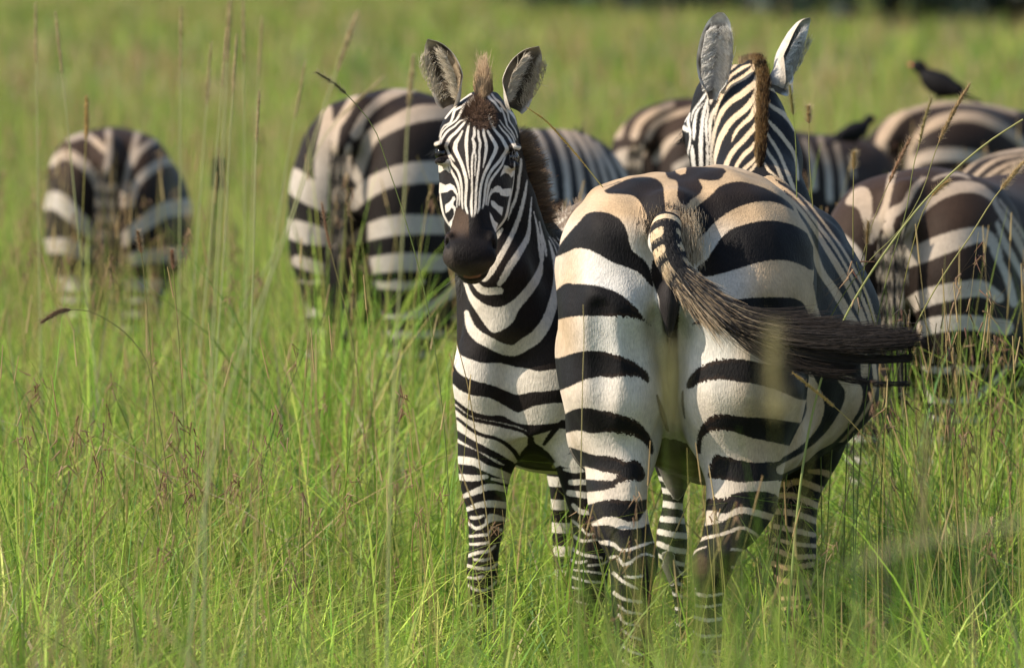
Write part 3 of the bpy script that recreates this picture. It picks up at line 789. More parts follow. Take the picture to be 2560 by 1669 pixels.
    cb = np.tile(BLACK, (len(V), 1))
    cb = lerp(cb, BROWN * .9, (spk * .55 * (np.abs(sd) < 9))[:, None])
    cb = lerp(cb, BROWN * 0.8, (sstep(z, 1.16, 1.30) * 0.4 * (y < 26.9) * nz2)[:, None])
    ca = np.where(under[:, None], lerp((.07, .06, .055), (.15, .13, .115), nz2[:, None]), ca)  # belly between the legs darkened in colour against green bounce light
    # callosities: brown tufts at the hocks, dark hooves, dark skin round the eye
    for cx, cy, rx, ry in ((CROPS['L'][0] + 1400 / 2.587, CROPS['L'][1] + 868 / 2.587, 24, 24), (CROPS['Q'][0] + 490 / 2.587, CROPS['Q'][1] + 895 / 2.587, 26, 36)):
        f = (1 - sstep(np.hypot((q[:, 0] - cx) / rx, (q[:, 1] - cy) / ry) + 0.5 * (nz2 - .5), 0.3, 1.05)) * .8
        f = np.where(y < 26.3, f, 0)[:, None]
        cb = lerp(cb, (0.066, 0.038, 0.021), f); ca = lerp(ca, (0.15, 0.09, 0.05), f)
    gap_dark = (1 - sstep(np.hypot((q[:, 0] - 1682) / 19, (q[:, 1] - 930) / 190) + .25 * (nz2 - .5), .55, 1.0))[:, None] * ((y < 26.6) & (z < 1.0))[:, None]  # gap between the thighs: dark skin, with its shade painted in
    cb = lerp(cb, (0.05, .04, .034), gap_dark); ca = lerp(ca, (0.07, .055, .045), gap_dark)
    hf = sstep(-z, -0.06, -0.03)[:, None]
    ca = lerp(ca, (0.05, 0.045, 0.04), hf); cb = lerp(cb, (0.05, 0.045, 0.04), hf)
    # bare skin in the cleft
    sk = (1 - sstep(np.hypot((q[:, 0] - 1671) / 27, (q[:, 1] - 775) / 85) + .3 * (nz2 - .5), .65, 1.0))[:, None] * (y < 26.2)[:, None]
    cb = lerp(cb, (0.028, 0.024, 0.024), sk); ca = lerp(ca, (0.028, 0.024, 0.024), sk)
    Vs, Qs, ns, sds, cas, cbs = [V], [Q], [n], [sd], [ca], [cb]
    off = len(V)
    furs = []
    # ears: the left shows its opening, the right its pale back
    specs = [(CP('R', 440, 775, 27.585), CP('R', 505, 100, 27.56), (0.05, -1, 0.10), 0.0425, 1.2, dict(bow=-0.03, blunt=.8, base_frac=.42)),
             (CP('R', 925, 690, 27.60), CP('R', 1200, 148, 27.66), (0.95, -0.42, -0.25), 0.052, 1.25, dict(bow=0.0, blunt=.5, base_frac=.75))]
    for i, (b, t, o, w, cu, kw) in enumerate(specs):
        Ve, Qe, U, Vv, In, info = ear_mesh(b, t, o, w, curl=cu, **kw)
        ne_ = grid_normals(Ve, Qe)
        c = ear_colours(Ve, U, Vv, In, i, dark_in=(0.14, 0.12, 0.10), grey=(0.82, 0.78, 0.70), side=1 if i == 0 else -1, fluff=(.70, .66, .58), back=(.58, .54, .48))
        Vs.append(Ve); Qs.append(Qe + off); ns.append(ne_); sds.append(np.full(len(Ve), 30.)); cas.append(c); cbs.append(c)
        off += len(Ve)
        furs.append(ear_fur(info, w, 2300 if i == 0 else 800, 5 + i, ((0.45, 0.41, 0.35), (0.88, 0.84, 0.76)), side=1 if i == 0 else -1, length=.03))
    o = (A_O[0], A_O[1], 0)
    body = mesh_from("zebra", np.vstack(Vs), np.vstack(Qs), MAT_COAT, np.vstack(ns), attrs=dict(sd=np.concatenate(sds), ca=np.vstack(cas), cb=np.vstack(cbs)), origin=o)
    tag(body, "large adult zebra seen from behind, tail swung to the right", "zebra", "zebras of the herd")
    for Vf, Ff, cf in furs:
        mesh_from("ear_fur", Vf, Ff, MAT_HAIR, attrs=dict(ca=cf), origin=o, parent=body)
    # mane: an upright brush along the crest
    g = np.random.default_rng(11)
    path = np.array([CP('N', 1000, 1450, 27.22), CP('N', 1005, 1300, 27.27), CP('N', 1015, 1100, 27.33), CP('N', 1020, 850, 27.41), CP('N', 1035, 600, 27.50), CP('N', 1035, 400, 27.57), CP('N', 990, 230, 27.64), CP('N', 930, 170, 27.70), CP('N', 830, 140, 27.78)])
    tt = np.linspace(0, 1, len(path))
    N = 7000
    u = g.uniform(0, 1, N)
    root = np.stack([smooth_interp(u, tt, path[:, i]) for i in range(3)], 1)
    tang = np.stack([smooth_interp(np.clip(u + .02, 0, 1), tt, path[:, i]) - smooth_interp(np.clip(u - .02, 0, 1), tt, path[:, i]) for i in range(3)], 1)
    tang /= np.linalg.norm(tang, axis=1, keepdims=True)
    up = np.cross(np.array([1.0, 0, 0]), tang); up /= np.linalg.norm(up, axis=1, keepdims=True)
    wid = np.interp(u, [0, .12, .5, .8, .92, 1], [.004, .010, .011, .011, .020, .018])
    lat = np.clip(g.normal(0, .55, N), -1, 1)
    root = root + np.array([1.0, 0, 0]) * (lat * wid)[:, None] - up * 0.012
    d = up * 1.0 + tang * (0.15 + 0.25 * g.normal(size=N))[:, None] + np.array([1.0, 0, 0]) * (lat * .03 + 0.085 * g.normal(size=N))[:, None]
    d /= np.linalg.norm(d, axis=1, keepdims=True)
    ln = np.interp(u, [0, .1, .5, .85, 1], [.02, .045, .06, .042, .028]) * g.uniform(.6, 1.12, N)
    Vm, Fm, tp, who = strands(root, d, ln, 4, 0.0009, tang * -0.05, 0.4, 0.015, g)
    gold = np.array((0.30, 0.165, 0.058)); dk = np.array((0.04, 0.021, 0.012)); pale = np.array((0.50, 0.37, 0.20))
    mixf = np.clip(0.40 - 0.45 * lat + 0.5 * g.normal(size=N) + .25 * np.sin(u * 120) * np.sin(u * 43 + 1) - 0.8 * sstep(u, .80, .95) - .6 * (1 - sstep(u, .03, .16)), 0, 1)
    mixf = mixf * (1 - .85 * sstep(u, .84, .93)); c = lerp(dk, gold, mixf[:, None]); c = lerp(c, pale, np.clip(sstep(-lat, .35, .95) * .8 * g.uniform(size=N) + .5 * (g.uniform(size=N) < .10), 0, 1)[:, None])  # sunlight on the left edge painted as paler hair
    mesh_from("mane", Vm, Fm, MAT_HAIR, attrs=dict(ca=np.clip(c[who] * (1.05 - 0.35 * tp[:, None]), 0.004, 1)), origin=o, parent=body)
    # eye
    return body, o
def sphere_mesh(c, r, nu=16, nv=12):
    c = np.asarray(c); r = np.asarray(r) * np.ones(3)
    V = []; F = []
    for j in range(nv + 1):
        th = math.pi * j / nv
        for i in range(nu):
            ph = 2 * math.pi * i / nu
            V.append(c + r * (math.sin(th) * math.cos(ph), math.sin(th) * math.sin(ph), math.cos(th)))
    for j in range(nv):
        for i in range(nu):
            F.append((j * nu + i, (j + 1) * nu + i, (j + 1) * nu + (i + 1) % nu, j * nu + (i + 1) % nu))
    return np.array(V), np.array(F)
def build_tail(body, o):
    """dock with bands, then the long dark tuft swung to the right"""
    g = np.random.default_rng(21)
    ctr = np.array([CP('A', 600, 300, 25.985), CP('A', 590, 360, 25.955), CP('A', 605, 450, 25.935), CP('A', 650, 545, 25.915), CP('A', 735, 640, 25.89), CP('A', 850, 735, 25.86), CP('A', 1000, 815, 25.83), CP('A', 1160, 865, 25.80)])
    tt = np.linspace(0, 1, len(ctr))
    def path(u):
        return np.stack([smooth_interp(u, tt, ctr[:, i]) for i in range(3)], 1)
    us = np.linspace(0, .85, 60)
    pts = path(us)[None]
    rads = np.interp(us, [0, .1, .3, .5, .7, .85], [.033, .036, .036, .031, .020, .006])
    tan = np.gradient(pts[0], axis=0); tan /= np.linalg.norm(tan, axis=1, keepdims=True)
    a = np.cross(tan, (0, 1, 0)); a /= np.linalg.norm(a, axis=1, keepdims=True); b = np.cross(tan, a)
    V = []; ns = 20
    for s in range(ns):
        f = 2 * math.pi * s / ns
        V.append(pts[0] + (a * math.cos(f) + b * math.sin(f)) * rads[:, None])
    V = np.stack(V, 1).reshape(-1, 3)
    F = np.array([(i * ns + s, i * ns + (s + 1) % ns, (i + 1) * ns + (s + 1) % ns, (i + 1) * ns + s) for i in range(59) for s in range(ns)])
    u_v = np.repeat(us, ns)
    q = chart(V)
    def bands(u, nr):
        dorsal = -nr[:, 1] + .35 * nr[:, 0]
        return np.where(dorsal > .80, -8, 14 * np.sin(2 * math.pi * (u - .035 + .012 * nr[:, 0]) / .108) + 1)
    sd = bands(u_v, grid_normals(V, F))
    ca = np.tile(CREAM * 1.0, (len(V), 1)); cb = np.tile(BLACK * 1.3, (len(V), 1))
    tail = mesh_from("tail", V, F, MAT_COAT, grid_normals(V, F), attrs=dict(sd=sd, ca=ca, cb=cb), origin=o, parent=body)
    # short hair on the dock
    N = 5200
    u = g.uniform(0, .62, N); f = g.uniform(0, 6.283, N)
    c0 = path(u); tn = path(u + .02) - c0; tn /= np.linalg.norm(tn, axis=1, keepdims=True)
    a = np.cross(tn, (0, 1, 0)); a /= np.linalg.norm(a, axis=1, keepdims=True); b = np.cross(tn, a)
    rr = np.interp(u, [0, .1, .3, .5, .7, .85], [.033, .036, .036, .031, .020, .006])
    nrm = a * np.cos(f)[:, None] + b * np.sin(f)[:, None]
    root = c0 + nrm * (rr * .97)[:, None]
    sdr = bands(u, nrm) + g.normal(0, 3, N)
    # edge hairs pale below, dark above, as in a zebra's tail
    col = np.where((sdr > 0)[:, None], CREAM, BLACK * 1.5)
    lowside = (nrm @ np.array([-.5, 0, -.85])) > 0.1
    late = u > .46
    rnd = g.uniform(size=N)
    mixc = np.where((late & lowside & (rnd < .62))[:, None], lerp(CREAM * .9, TAN, g.uniform(size=N)[:, None]), col)
    mixc = np.where((late & lowside & (rnd >= .62))[:, None], BLACK * 2, mixc)
    mixc = np.where((late & ~lowside & (rnd < .25))[:, None], TAN * .7, mixc)
    mixc = np.where((late & ~lowside & (rnd >= .25))[:, None], BLACK * 2, mixc)
    d = tn * 1.0 + nrm * (.20 + .10 * g.normal(size=N))[:, None] * np.where(u < .45, .5, 1.0)[:, None] + .06 * g.normal(size=(N, 3))
    d /= np.linalg.norm(d, axis=1, keepdims=True)
    ln = np.interp(u, [0, .3, .44, .54, .62], [.007, .010, .024, .07, .11]) * g.uniform(.6, 1.2, N)
    V1, F1, t1, w1 = strands(root, d, ln, 4, 0.0009, tn * .2, .3, .012, g)
    c1 = mixc[w1] * (0.9 + .2 * t1[:, None])
    # pale fluff on the right of the tail root
    M = 2600
    rp = np.array([CP('A', 690, 265, 26.02), CP('A', 700, 330, 25.985), CP('A', 708, 400, 25.96), CP('A', 715, 470, 25.955)])
    k = g.uniform(0, 1, M)
    r3 = np.stack([np.interp(k, [0, .33, .66, 1], rp[:, i]) for i in range(3)], 1) + g.normal(0, 1, (M, 3)) * (.013, .008, .012)
    d3 = np.stack([g.normal(.02, .16, M), g.normal(-.40, .15, M), g.normal(-.9, .15, M)], 1); d3 /= np.linalg.norm(d3, axis=1, keepdims=True)
    V0, F0, t0, w0 = strands(r3, d3, g.uniform(.010, .026, M), 4, .0006, np.tile((0, 0, -.2), (M, 1)), .35, .02, g)
    c0_ = lerp(TAN, CREAM, g.uniform(size=(M, 1))) * np.where(g.uniform(size=(M, 1)) < .25, .35, 1.0)
    mesh_from("tail_root_hair", V0, F0, MAT_HAIR, attrs=dict(ca=c0_[w0]), origin=o, parent=tail)
    # dark hair that leads from the croup on to the dock
    M = 1500
    r4 = np.array(CP('A', 610, 285, 26.03)) + g.normal(0, 1, (M, 3)) * (.030, .010, .016)
    r4[:, 1] = 26.0 + .9 * (r4[:, 2] - 1.168) * .35 + g.normal(0, .004, M)
    d4 = np.stack([g.normal(-.05, .2, M), g.normal(-.5, .2, M), g.normal(-.85, .2, M)], 1); d4 /= np.linalg.norm(d4, axis=1, keepdims=True)
    Vd, Fd, td, wd = strands(r4, d4, g.uniform(.014, .034, M), 4, .0007, np.tile((0, 0, -.25), (M, 1)), .35, .02, g)
    cd = lerp(BLACK * 1.5, TAN * .6, (g.uniform(size=(M, 1)) ** 2))
    mesh_from("tail_root_hair", Vd, Fd, MAT_HAIR, attrs=dict(ca=cd[wd]), origin=o, parent=tail)
    # long tuft hairs
    N = 3000
    u0 = g.uniform(.46, .97, N)
    end = np.array([CP('A', 1805, 868, 25.70), CP('A', 1785, 958, 25.72), CP('A', 1775, 1085, 25.74), CP('A', 1500, 1010, 25.76), CP('A', 1300, 990, 25.78)])
    pick = np.clip(g.choice(5, N, p=[.76, .10, .02, .07, .05]), 0, 4)
    start = path(u0) + g.normal(0, 1, (N, 3)) * np.interp(u0, [.46, .7, 1], [.012, .008, .006])[:, None]
    spread = np.array([.0110, .004, .004, .012, .010])[pick]
    e = end[pick] + g.normal(0, 1, (N, 3)) * spread[:, None] * (1.0, .8, 1.0)
    e = e - (e - start) * (g.uniform(0, 1, N) ** 1.8 * .5)[:, None] * (pick == 0)[:, None]
    dirn = path(u0 + .03) - path(u0); dirn /= np.linalg.norm(dirn, axis=1, keepdims=True)
    L = np.linalg.norm(e - start, axis=1)
    t = np.linspace(0, 1, 9)[None, :, None]
    c1p = start + dirn * (L * .35)[:, None] + g.normal(0, .008, (N, 3)); c2p = e - np.array([1.0, -.08, .03]) * (L * .40)[:, None] + np.array([0, 0, -.012]) + g.normal(0, .006, (N, 3))
    pts = start[:, None] * (1 - t) ** 3 + 3 * c1p[:, None] * t * (1 - t) ** 2 + 3 * c2p[:, None] * t * t * (1 - t) + e[:, None] * t ** 3
    V2, F2, t2, w2 = tubes(pts, g.uniform(.0007, .0012, N), .45)
    dark = np.array((0.012, 0.009, 0.008)); brn = np.array((0.032, 0.022, 0.016)); pale = np.array((0.40, 0.31, 0.20))
    c2 = lerp(dark, brn, g.uniform(size=N)[:, None] ** 2)
    lowpale = (g.uniform(size=N) < .35 * (1 - sstep(u0, .5, .8)))
    cc = lerp(c2[w2], pale, (lowpale[w2] * (1 - sstep(t2, .25, .6)))[:, None])
    mesh_from("tail_tuft", np.vstack([V1, V2]), np.vstack([F1, F2 + len(V1)]), MAT_HAIR, attrs=dict(ca=np.clip(np.vstack([c1, cc]), .003, 1)), origin=np.array(o), parent=tail)
    tail.location = (0, 0, 0)
    return tail
adult, a_o = build_adult()
build_tail(adult, a_o)
eV, eF = sphere_mesh(P(1723, 340, 27.80) + (.014, 0, 0), .018)
mesh_from("eye", eV, eF, MAT_EYE, origin=a_o, parent=adult)
g_ = np.random.default_rng(77)
lr = np.tile(P(1722, 338, 27.79), (60, 1)) + g_.normal(0, .006, (60, 3))
lV, lF, lt, lw = strands(lr, np.tile(np.array((-.75, -.1, -.65)), (60, 1)) + g_.normal(0, .15, (60, 3)), .03, 3, .0007, None, .3, .02, g_)
mesh_from("eyelashes", lV, lF, MAT_HAIR, attrs=dict(ca=np.full((len(lV), 3), .02)), origin=a_o, parent=adult)

# ================================================================ the young zebra that looks at the camera
def build_young():
    o = (0.0, 27.35, 0.0)
    S = Solid((-0.22, 26.70, -0.01), (0.34, 28.75, 1.53), 0.0065)
    YW = R(11)
    O = (0.02, 27.25)
    S.tloft(O, YW, [(-.02, .10, .92, .80, .66), (.06, .150, 1.0, .80, .615), (.16, .172, 1.06, .80, .60), (.30, .185, 1.12, .80, .575), (.5, .21, 1.10, .78, .54), (.75, .22, 1.14, .78, .53), (1.0, .20, 1.20, .82, .56), (1.2, .19, 1.185, .85, .62), (1.35, .12, 1.02, .85, .70)], 0.05, 2.2)
    S.ball((-.075, 27.26, .80), (.075, .07, .13), .05)       # breast muscles
    S.ball((.085, 27.26, .80), (.075, .07, .13), .05)
    # neck
    c_base = np.array((.035, 27.42, .92)); c_mid = P(1232, 520, 27.30); c_top = P(1204, 330, 27.20)
    S.cone(c_base, c_mid + (0, .02, -.03), .165, .103, .06)
    S.cone(c_mid + (0, .02, -.03), c_top, .103, .088, .05)
    cr0 = P(1424, 606, 27.75); cr1 = P(1340, 520, 27.52); cr2 = P(1316, 445, 27.42); cr3 = P(1285, 360, 27.30)
    S.cone(cr0 + (-.03, .0, -.06), cr1 + (-.03, 0, -.02), .06, .045, .05); S.cone(cr1 + (-.03, 0, -.02), cr2 + (-.03, 0, -.01), .045, .038, .05); S.cone(cr2 + (-.03, 0, -.01), cr3 + (-.03, 0, -.01), .038, .035, .05)
    S.cone(P(1252, 690, 27.22), P(1268, 790, 27.26), .080, .10, .05)          # throat
    # head, loft by level: R1 crop measures
    HY = 26.95
    def h(y, xl, xr, yn, yf):
        a = CP('H', xl, y, HY); b = CP('H', xr, y, HY)
        return (a[2], a[0], b[0], yn, yf)
    S.zloft([h(388, 385, 545, 27.06, 27.24), h(420, 338, 572, 27.01, 27.26), h(460, 292, 596, 26.975, 27.27), (h(540, 232, 634, 26.945, 27.27)), h(640, 212, 650, 26.915, 27.25), h(690, 212, 648, 26.905, 27.24),
             h(760, 216, 637, 26.89, 27.22), h(850, 218, 632, 26.875, 27.20), h(950, 222, 622, 26.86, 27.16), h(1050, 237, 598, 26.845, 27.10), h(1110, 262, 562, 26.835, 27.03), h(1160, 272, 532, 26.822, 26.985), h(1210, 258, 522, 26.81, 26.96),
             h(1260, 258, 522, 26.805, 26.95), h(1310, 276, 508, 26.805, 26.945), h(1360, 296, 492, 26.815, 26.935), h(1400, 322, 470, 26.83, 26.925), h(1427, 355, 440, 26.85, 26.91)], 0.02, 2.05)
    hp = lambda x, y, Y: CP('H', x, y, Y)
    # hollows along the nose so that the bridge stands out
    S.ball(hp(262, 960, 26.83), (.038, .05, .085), .04, cut=True); S.ball(hp(590, 960, 26.83), (.04, .05, .085), .04, cut=True)
    # brows and eye hollows
    S.ball(hp(222, 668, 26.965), (.017, .030, .011), .02); S.ball(hp(640, 682, 26.965), (.017, .030, .011), .02)
    S.ball(hp(226, 718, 26.93), (.017, .03, .011), .008, cut=True); S.ball(hp(626, 742, 26.93), (.017, .03, .011), .008, cut=True)
    S.ball(hp(236, 760, 26.95), (.022, .03, .012), .015); S.ball(hp(618, 785, 26.95), (.022, .03, .012), .015)
    # nostrils and mouth
    S.ball(hp(270, 1200, 26.85), (.011, .03, .022), .02); S.ball(hp(510, 1205, 26.85), (.011, .03, .022), .02)
    S.ball(hp(268, 1225, 26.818), (.0085, .022, .017), .006, cut=True); S.ball(hp(516, 1235, 26.818), (.0075, .022, .017), .006, cut=True)
    S.ball(hp(390, 1290, 26.81), (.06, .03, .03), .03)
    for x, y in ((325, 1383), (355, 1396), (390, 1402), (425, 1398), (455, 1386)):
        S.ball(hp(x, y, 26.822), (.010, .018, .0032), .004, cut=True)
    # forelegs
    Yl = 27.30
    def q(z, x0, x1, a=-.055, b=.06, Y=Yl):
        A = CP('L', x0, 0, Y)[0]; B = CP('L', x1, 0, Y)[0]
        return (z, A, B, Y + a, Y + b)
    S.zloft([q(.74, 205, 600, -.06, .16), q(.66, 212, 622, -.08, .15), q(.60, 217, 600, -.075, .13), q(.55, 225, 560, -.065, .11), q(.50, 255, 535, -.055, .09), q(.45, 285, 527, -.05, .075), q(.40, 288, 512, -.045, .065), q(.355, 278, 497, -.05, .055), q(.32, 273, 495, -.05, .05),
             q(.28, 276, 485, -.04, .045), q(.24, 283, 455, -.03, .04), q(.18, 288, 430, -.03, .035), q(.12, 275, 428, -.04, .045), q(.06, 268, 410, -.06, .03), q(.03, 262, 415, -.08, .03), q(.0, 250, 425, -.10, .03)], .04, 2.15)
    S.zloft([q(.74, 720, 1230, -.06, .16), q(.66, 800, 1235, -.08, .15), q(.60, 838, 1232, -.075, .13), q(.55, 880, 1225, -.065, .11), q(.50, 925, 1215, -.055, .09), q(.45, 965, 1210, -.05, .075), q(.40, 968, 1200, -.045, .065), q(.355, 952, 1195, -.05, .055), q(.32, 946, 1190, -.05, .05),
             q(.28, 955, 1180, -.04, .045), q(.24, 985, 1160, -.03, .04), q(.18, 1010, 1150, -.03, .035), q(.12, 1000, 1160, -.04, .045), q(.06, 1010, 1150, -.06, .03), q(.03, 1005, 1155, -.08, .03), q(.0, 995, 1165, -.10, .03)], .04, 2.15)
    # hind legs, far behind
    for sx, off in ((-1, 0), (1, 0)):
        bx = .02 + math.sin(YW) * 1.15 + sx * .095; by = 27.25 + 1.15 * math.cos(YW)
        S.zloft([(1.0, bx - .08, bx + .08, by - .16, by + .18), (.85, bx - .10, bx + .10, by - .2, by + .2), (.70, bx - .09, bx + .09, by - .18, by + .17), (.58, bx - .065, bx + .065, by - .12, by + .12), (.47, bx - .05, bx + .05, by - .05, by + .11), (.40, bx - .045, bx + .045, by + .0, by + .12),
                 (.33, bx - .042, bx + .042, by + .02, by + .125), (.2, bx - .033, bx + .033, by + .02, by + .09), (.1, bx - .038, bx + .038, by + .0, by + .08), (.0, bx - .045, bx + .045, by - .05, by + .07)], .05, 2.2)
    S.relief(.010, 20, 5)
    V, Q = S.skin()
    qc = V[Q].mean(1); nc = S.normals(qc)
    ch = chart(qc)
    head = (qc[:, 1] < 27.12) & (qc[:, 2] > 1.02)
    m3 = head & (nc[:, 1] < 0.3)
    V, Q = refine(V, Q, m3, 3)
    qc = V[Q].mean(1); area = np.linalg.norm(V[Q[:, 0]] - V[Q[:, 2]], axis=1)
    nc = S.normals(qc)
    V, Q = refine(V, Q, (area > .006) & (nc[:, 1] < .3) & (qc[:, 1] < 27.9) & (qc[:, 2] > .14), 2)
    n = S.normals(V)
    q2 = chart(V)
    face = [
        W('F', (690, 690, 30), (690, 830, 40), (665, 880, 30), (690, 950, 50), (690, 1040, 40), (665, 1120, 30), (655, 1250, 28), (655, 1400, 25), (655, 1552, 26), (655, 1700, 30), (645, 1830, 36), (650, 1980, 36), (655, 2040, 20)),
        W('F', (700, 1060, 20), (712, 1150, 25), (705, 1250, 18), (700, 1430, 10)),
        W('F', (750, 740, 25), (755, 850, 35), (780, 950, 38), (765, 1060, 32), (765, 1200, 30), (750, 1350, 32), (730, 1500, 35), (720, 1620, 36), (712, 1800, 34), (705, 1970, 30), (685, 2045, 20)),
        W('F', (825, 740, 35), (840, 840, 40), (865, 930, 42), (870, 1030, 45), (855, 1130, 38), (840, 1220, 25), (820, 1310, 10)),
        W('F', (890, 760, 30), (940, 850, 42), (990, 930, 50), (1020, 1010, 58), (1000, 1080, 55), (950, 1180, 48), (900, 1280, 45), (850, 1380, 42), (810, 1500, 40), (785, 1620, 38), (770, 1780, 36), (765, 1900, 34), (740, 1990, 20)),
        W('F', (890, 540, 16), (930, 640, 22), (975, 720, 28), (1040, 800, 40), (1100, 870, 45), (1150, 960, 50), (1180, 1040, 55), (1120, 1130, 45), (1060, 1220, 45), (980, 1310, 42), (920, 1400, 40), (880, 1500, 38), (855, 1620, 34), (840, 1780, 32), (815, 1920, 25)),
        W('F', (1060, 680, 15), (1110, 750, 22), (1180, 820, 28), (1230, 900, 30), (1270, 970, 28), (1300, 1005, 60), (1370, 1020, 60)),
        W('F', (1220, 1080, 12), (1150, 1150, 22), (1110, 1260, 28), (1040, 1360, 35), (970, 1450, 36), (920, 1540, 36), (895, 1650, 30), (875, 1780, 25), (868, 1860, 20)),
        W('F', (950, 1630, 15), (925, 1700, 22), (905, 1800, 22), (895, 1870, 15)),
        W('F', (1070, 600, 12), (1130, 690, 16), (1200, 770, 20), (1260, 850, 20), (1290, 930, 18), (1310, 980, 15)),
        W('F', (1090, 420, 25), (1130, 500, 25), (1160, 600, 28), (1180, 680, 22), (1240, 750, 20), (1280, 820, 18), (1310, 900, 12)),
        W('F', (870, 180, 40), (920, 270, 40), (990, 330, 35), (1040, 400, 28), (1090, 470, 26)),
        W('F', (950, 210, 25), (1010, 290, 30), (1080, 340, 40), (1130, 420, 35), (1190, 490, 28), (1210, 600, 22), (1260, 680, 16), (1310, 760, 14), (1340, 860, 12)),
        W('F', (1180, 440, 25), (1270, 520, 40), (1310, 590, 30), (1325, 660, 15)), W('F', (1350, 420, 60), (1345, 520, 50), (1340, 600, 16)),
        WP('F', (1140, 1270), (1200, 1290), (1250, 1330), (1285, 1310), (1275, 1430), (1245, 1455), (1200, 1400), (1150, 1385), (1080, 1440), (1100, 1370), (1125, 1320)),
        WP('F', (930, 1735), (950, 1650), (990, 1600), (1040, 1575), (1080, 1590), (1110, 1630), (1160, 1622), (1240, 1615), (1225, 1730), (1130, 1730), (1085, 1720), (1065, 1680), (1000, 1670), (960, 1690)),
        WP('F', (940, 1795), (990, 1810), (1050, 1875), (1120, 1900), (1115, 1960), (1100, 2025), (1060, 1985), (1020, 1940), (960, 1890), (940, 1850)),
        WP('F', (920, 1970), (960, 2030), (990, 2100), (1045, 2140), (1030, 2200), (1010, 2270), (980, 2210), (950, 2130), (930, 2050)),
        W('F', (1290, 1190, 12), (1290, 1400, 18), (1280, 1550, 20), (1240, 1700, 25), (1215, 1800, 25), (1190, 1950, 35), (1150, 2080, 35), (1080, 2170, 30), (1010, 2260, 15)),
        W('F', (620, 640, 25), (590, 760, 40), (575, 870, 50), (570, 960, 50), (575, 1060, 42), (585, 1180, 38), (590, 1270, 28), (610, 1390, 18), (620, 1470, 8)),
        W('F', (515, 760, 20), (470, 850, 40), (415, 940, 60), (400, 1020, 65), (430, 1100, 60), (480, 1200, 50), (520, 1300, 48), (550, 1400, 48), (570, 1500, 48), (572, 1620, 40), (560, 1750, 38), (560, 1880, 35), (590, 1990, 25)),
        W('F', (600, 570, 18), (550, 630, 25), (490, 700, 38), (420, 780, 40), (340, 850, 45), (290, 930, 50), (270, 990, 50), (300, 1080, 35), (350, 1150, 30), (395, 1215, 15)),
        W('F', (300, 1090, 20), (330, 1190, 30), (370, 1270, 36), (430, 1340, 36), (470, 1430, 36), (490, 1520, 36), (505, 1640, 30), (505, 1780, 28), (515, 1920, 20)),
        W('F', (310, 1190, 14), (320, 1290, 26), (360, 1380, 34), (410, 1470, 36), (445, 1560, 38), (465, 1660, 30), (470, 1780, 22), (465, 1870, 12)),
        W('F', (560, 590, 10), (480, 610, 18), (400, 690, 22), (320, 740, 28), (260, 800, 30), (215, 870, 28), (180, 930, 55), (120, 960, 60)),
        W('F', (540, 390, 30), (480, 500, 34), (420, 600, 26), (340, 660, 24), (260, 720, 20), (200, 800, 18), (180, 890, 14)),
        W('F', (640, 270, 25), (560, 340, 28), (500, 400, 30), (400, 450, 36), (370, 550, 36), (330, 640, 26), (250, 680, 18), (200, 750, 14), (170, 850, 10)),
        W('F', (640, 210, 30), (540, 270, 34), (450, 330, 34), (400, 400, 34), (330, 480, 30), (260, 570, 26)),
        W('F', (690, 300, 25), (640, 370, 25), (610, 400, 20)), W('F', (210, 380, 60), (225, 500, 40)),
        WP('F', (135, 1240), (200, 1250), (250, 1235), (290, 1180), (305, 1200), (300, 1300), (325, 1390), (270, 1345), (230, 1345), (185, 1380), (130, 1385)),
        WP('F', (130, 1535), (190, 1535), (260, 1570), (330, 1545), (390, 1580), (425, 1640), (445, 1720), (430, 1730), (400, 1690), (370, 1640), (330, 1640), (290, 1670), (230, 1680), (175, 1690), (130, 1690)),
        W('F', (440, 1700, 20), (435, 1800, 18), (430, 1900, 14)),
        WP('F', (255, 1890), (260, 1860), (310, 1830), (350, 1790), (365, 1745), (395, 1740), (412, 1780), (380, 1820), (380, 1860), (410, 1900), (415, 1960), (405, 2010), (380, 2060), (360, 2110), (350, 2230), (320, 2170), (305, 2130), (345, 2090), (390, 2010), (385, 1930), (350, 1905), (310, 1960), (265, 1985)),
        W('F', (180, 1690, 15), (190, 1800, 25), (205, 1900, 30), (225, 2000, 32), (270, 2090, 30), (320, 2170, 18)),
        # eye rims dark again
        K('F', (150, 1010, 30), (200, 1040, 34), (250, 1120, 30)), K('F', (1210, 1150, 26), (1270, 1095, 34), (1330, 1075, 26)),
    ]
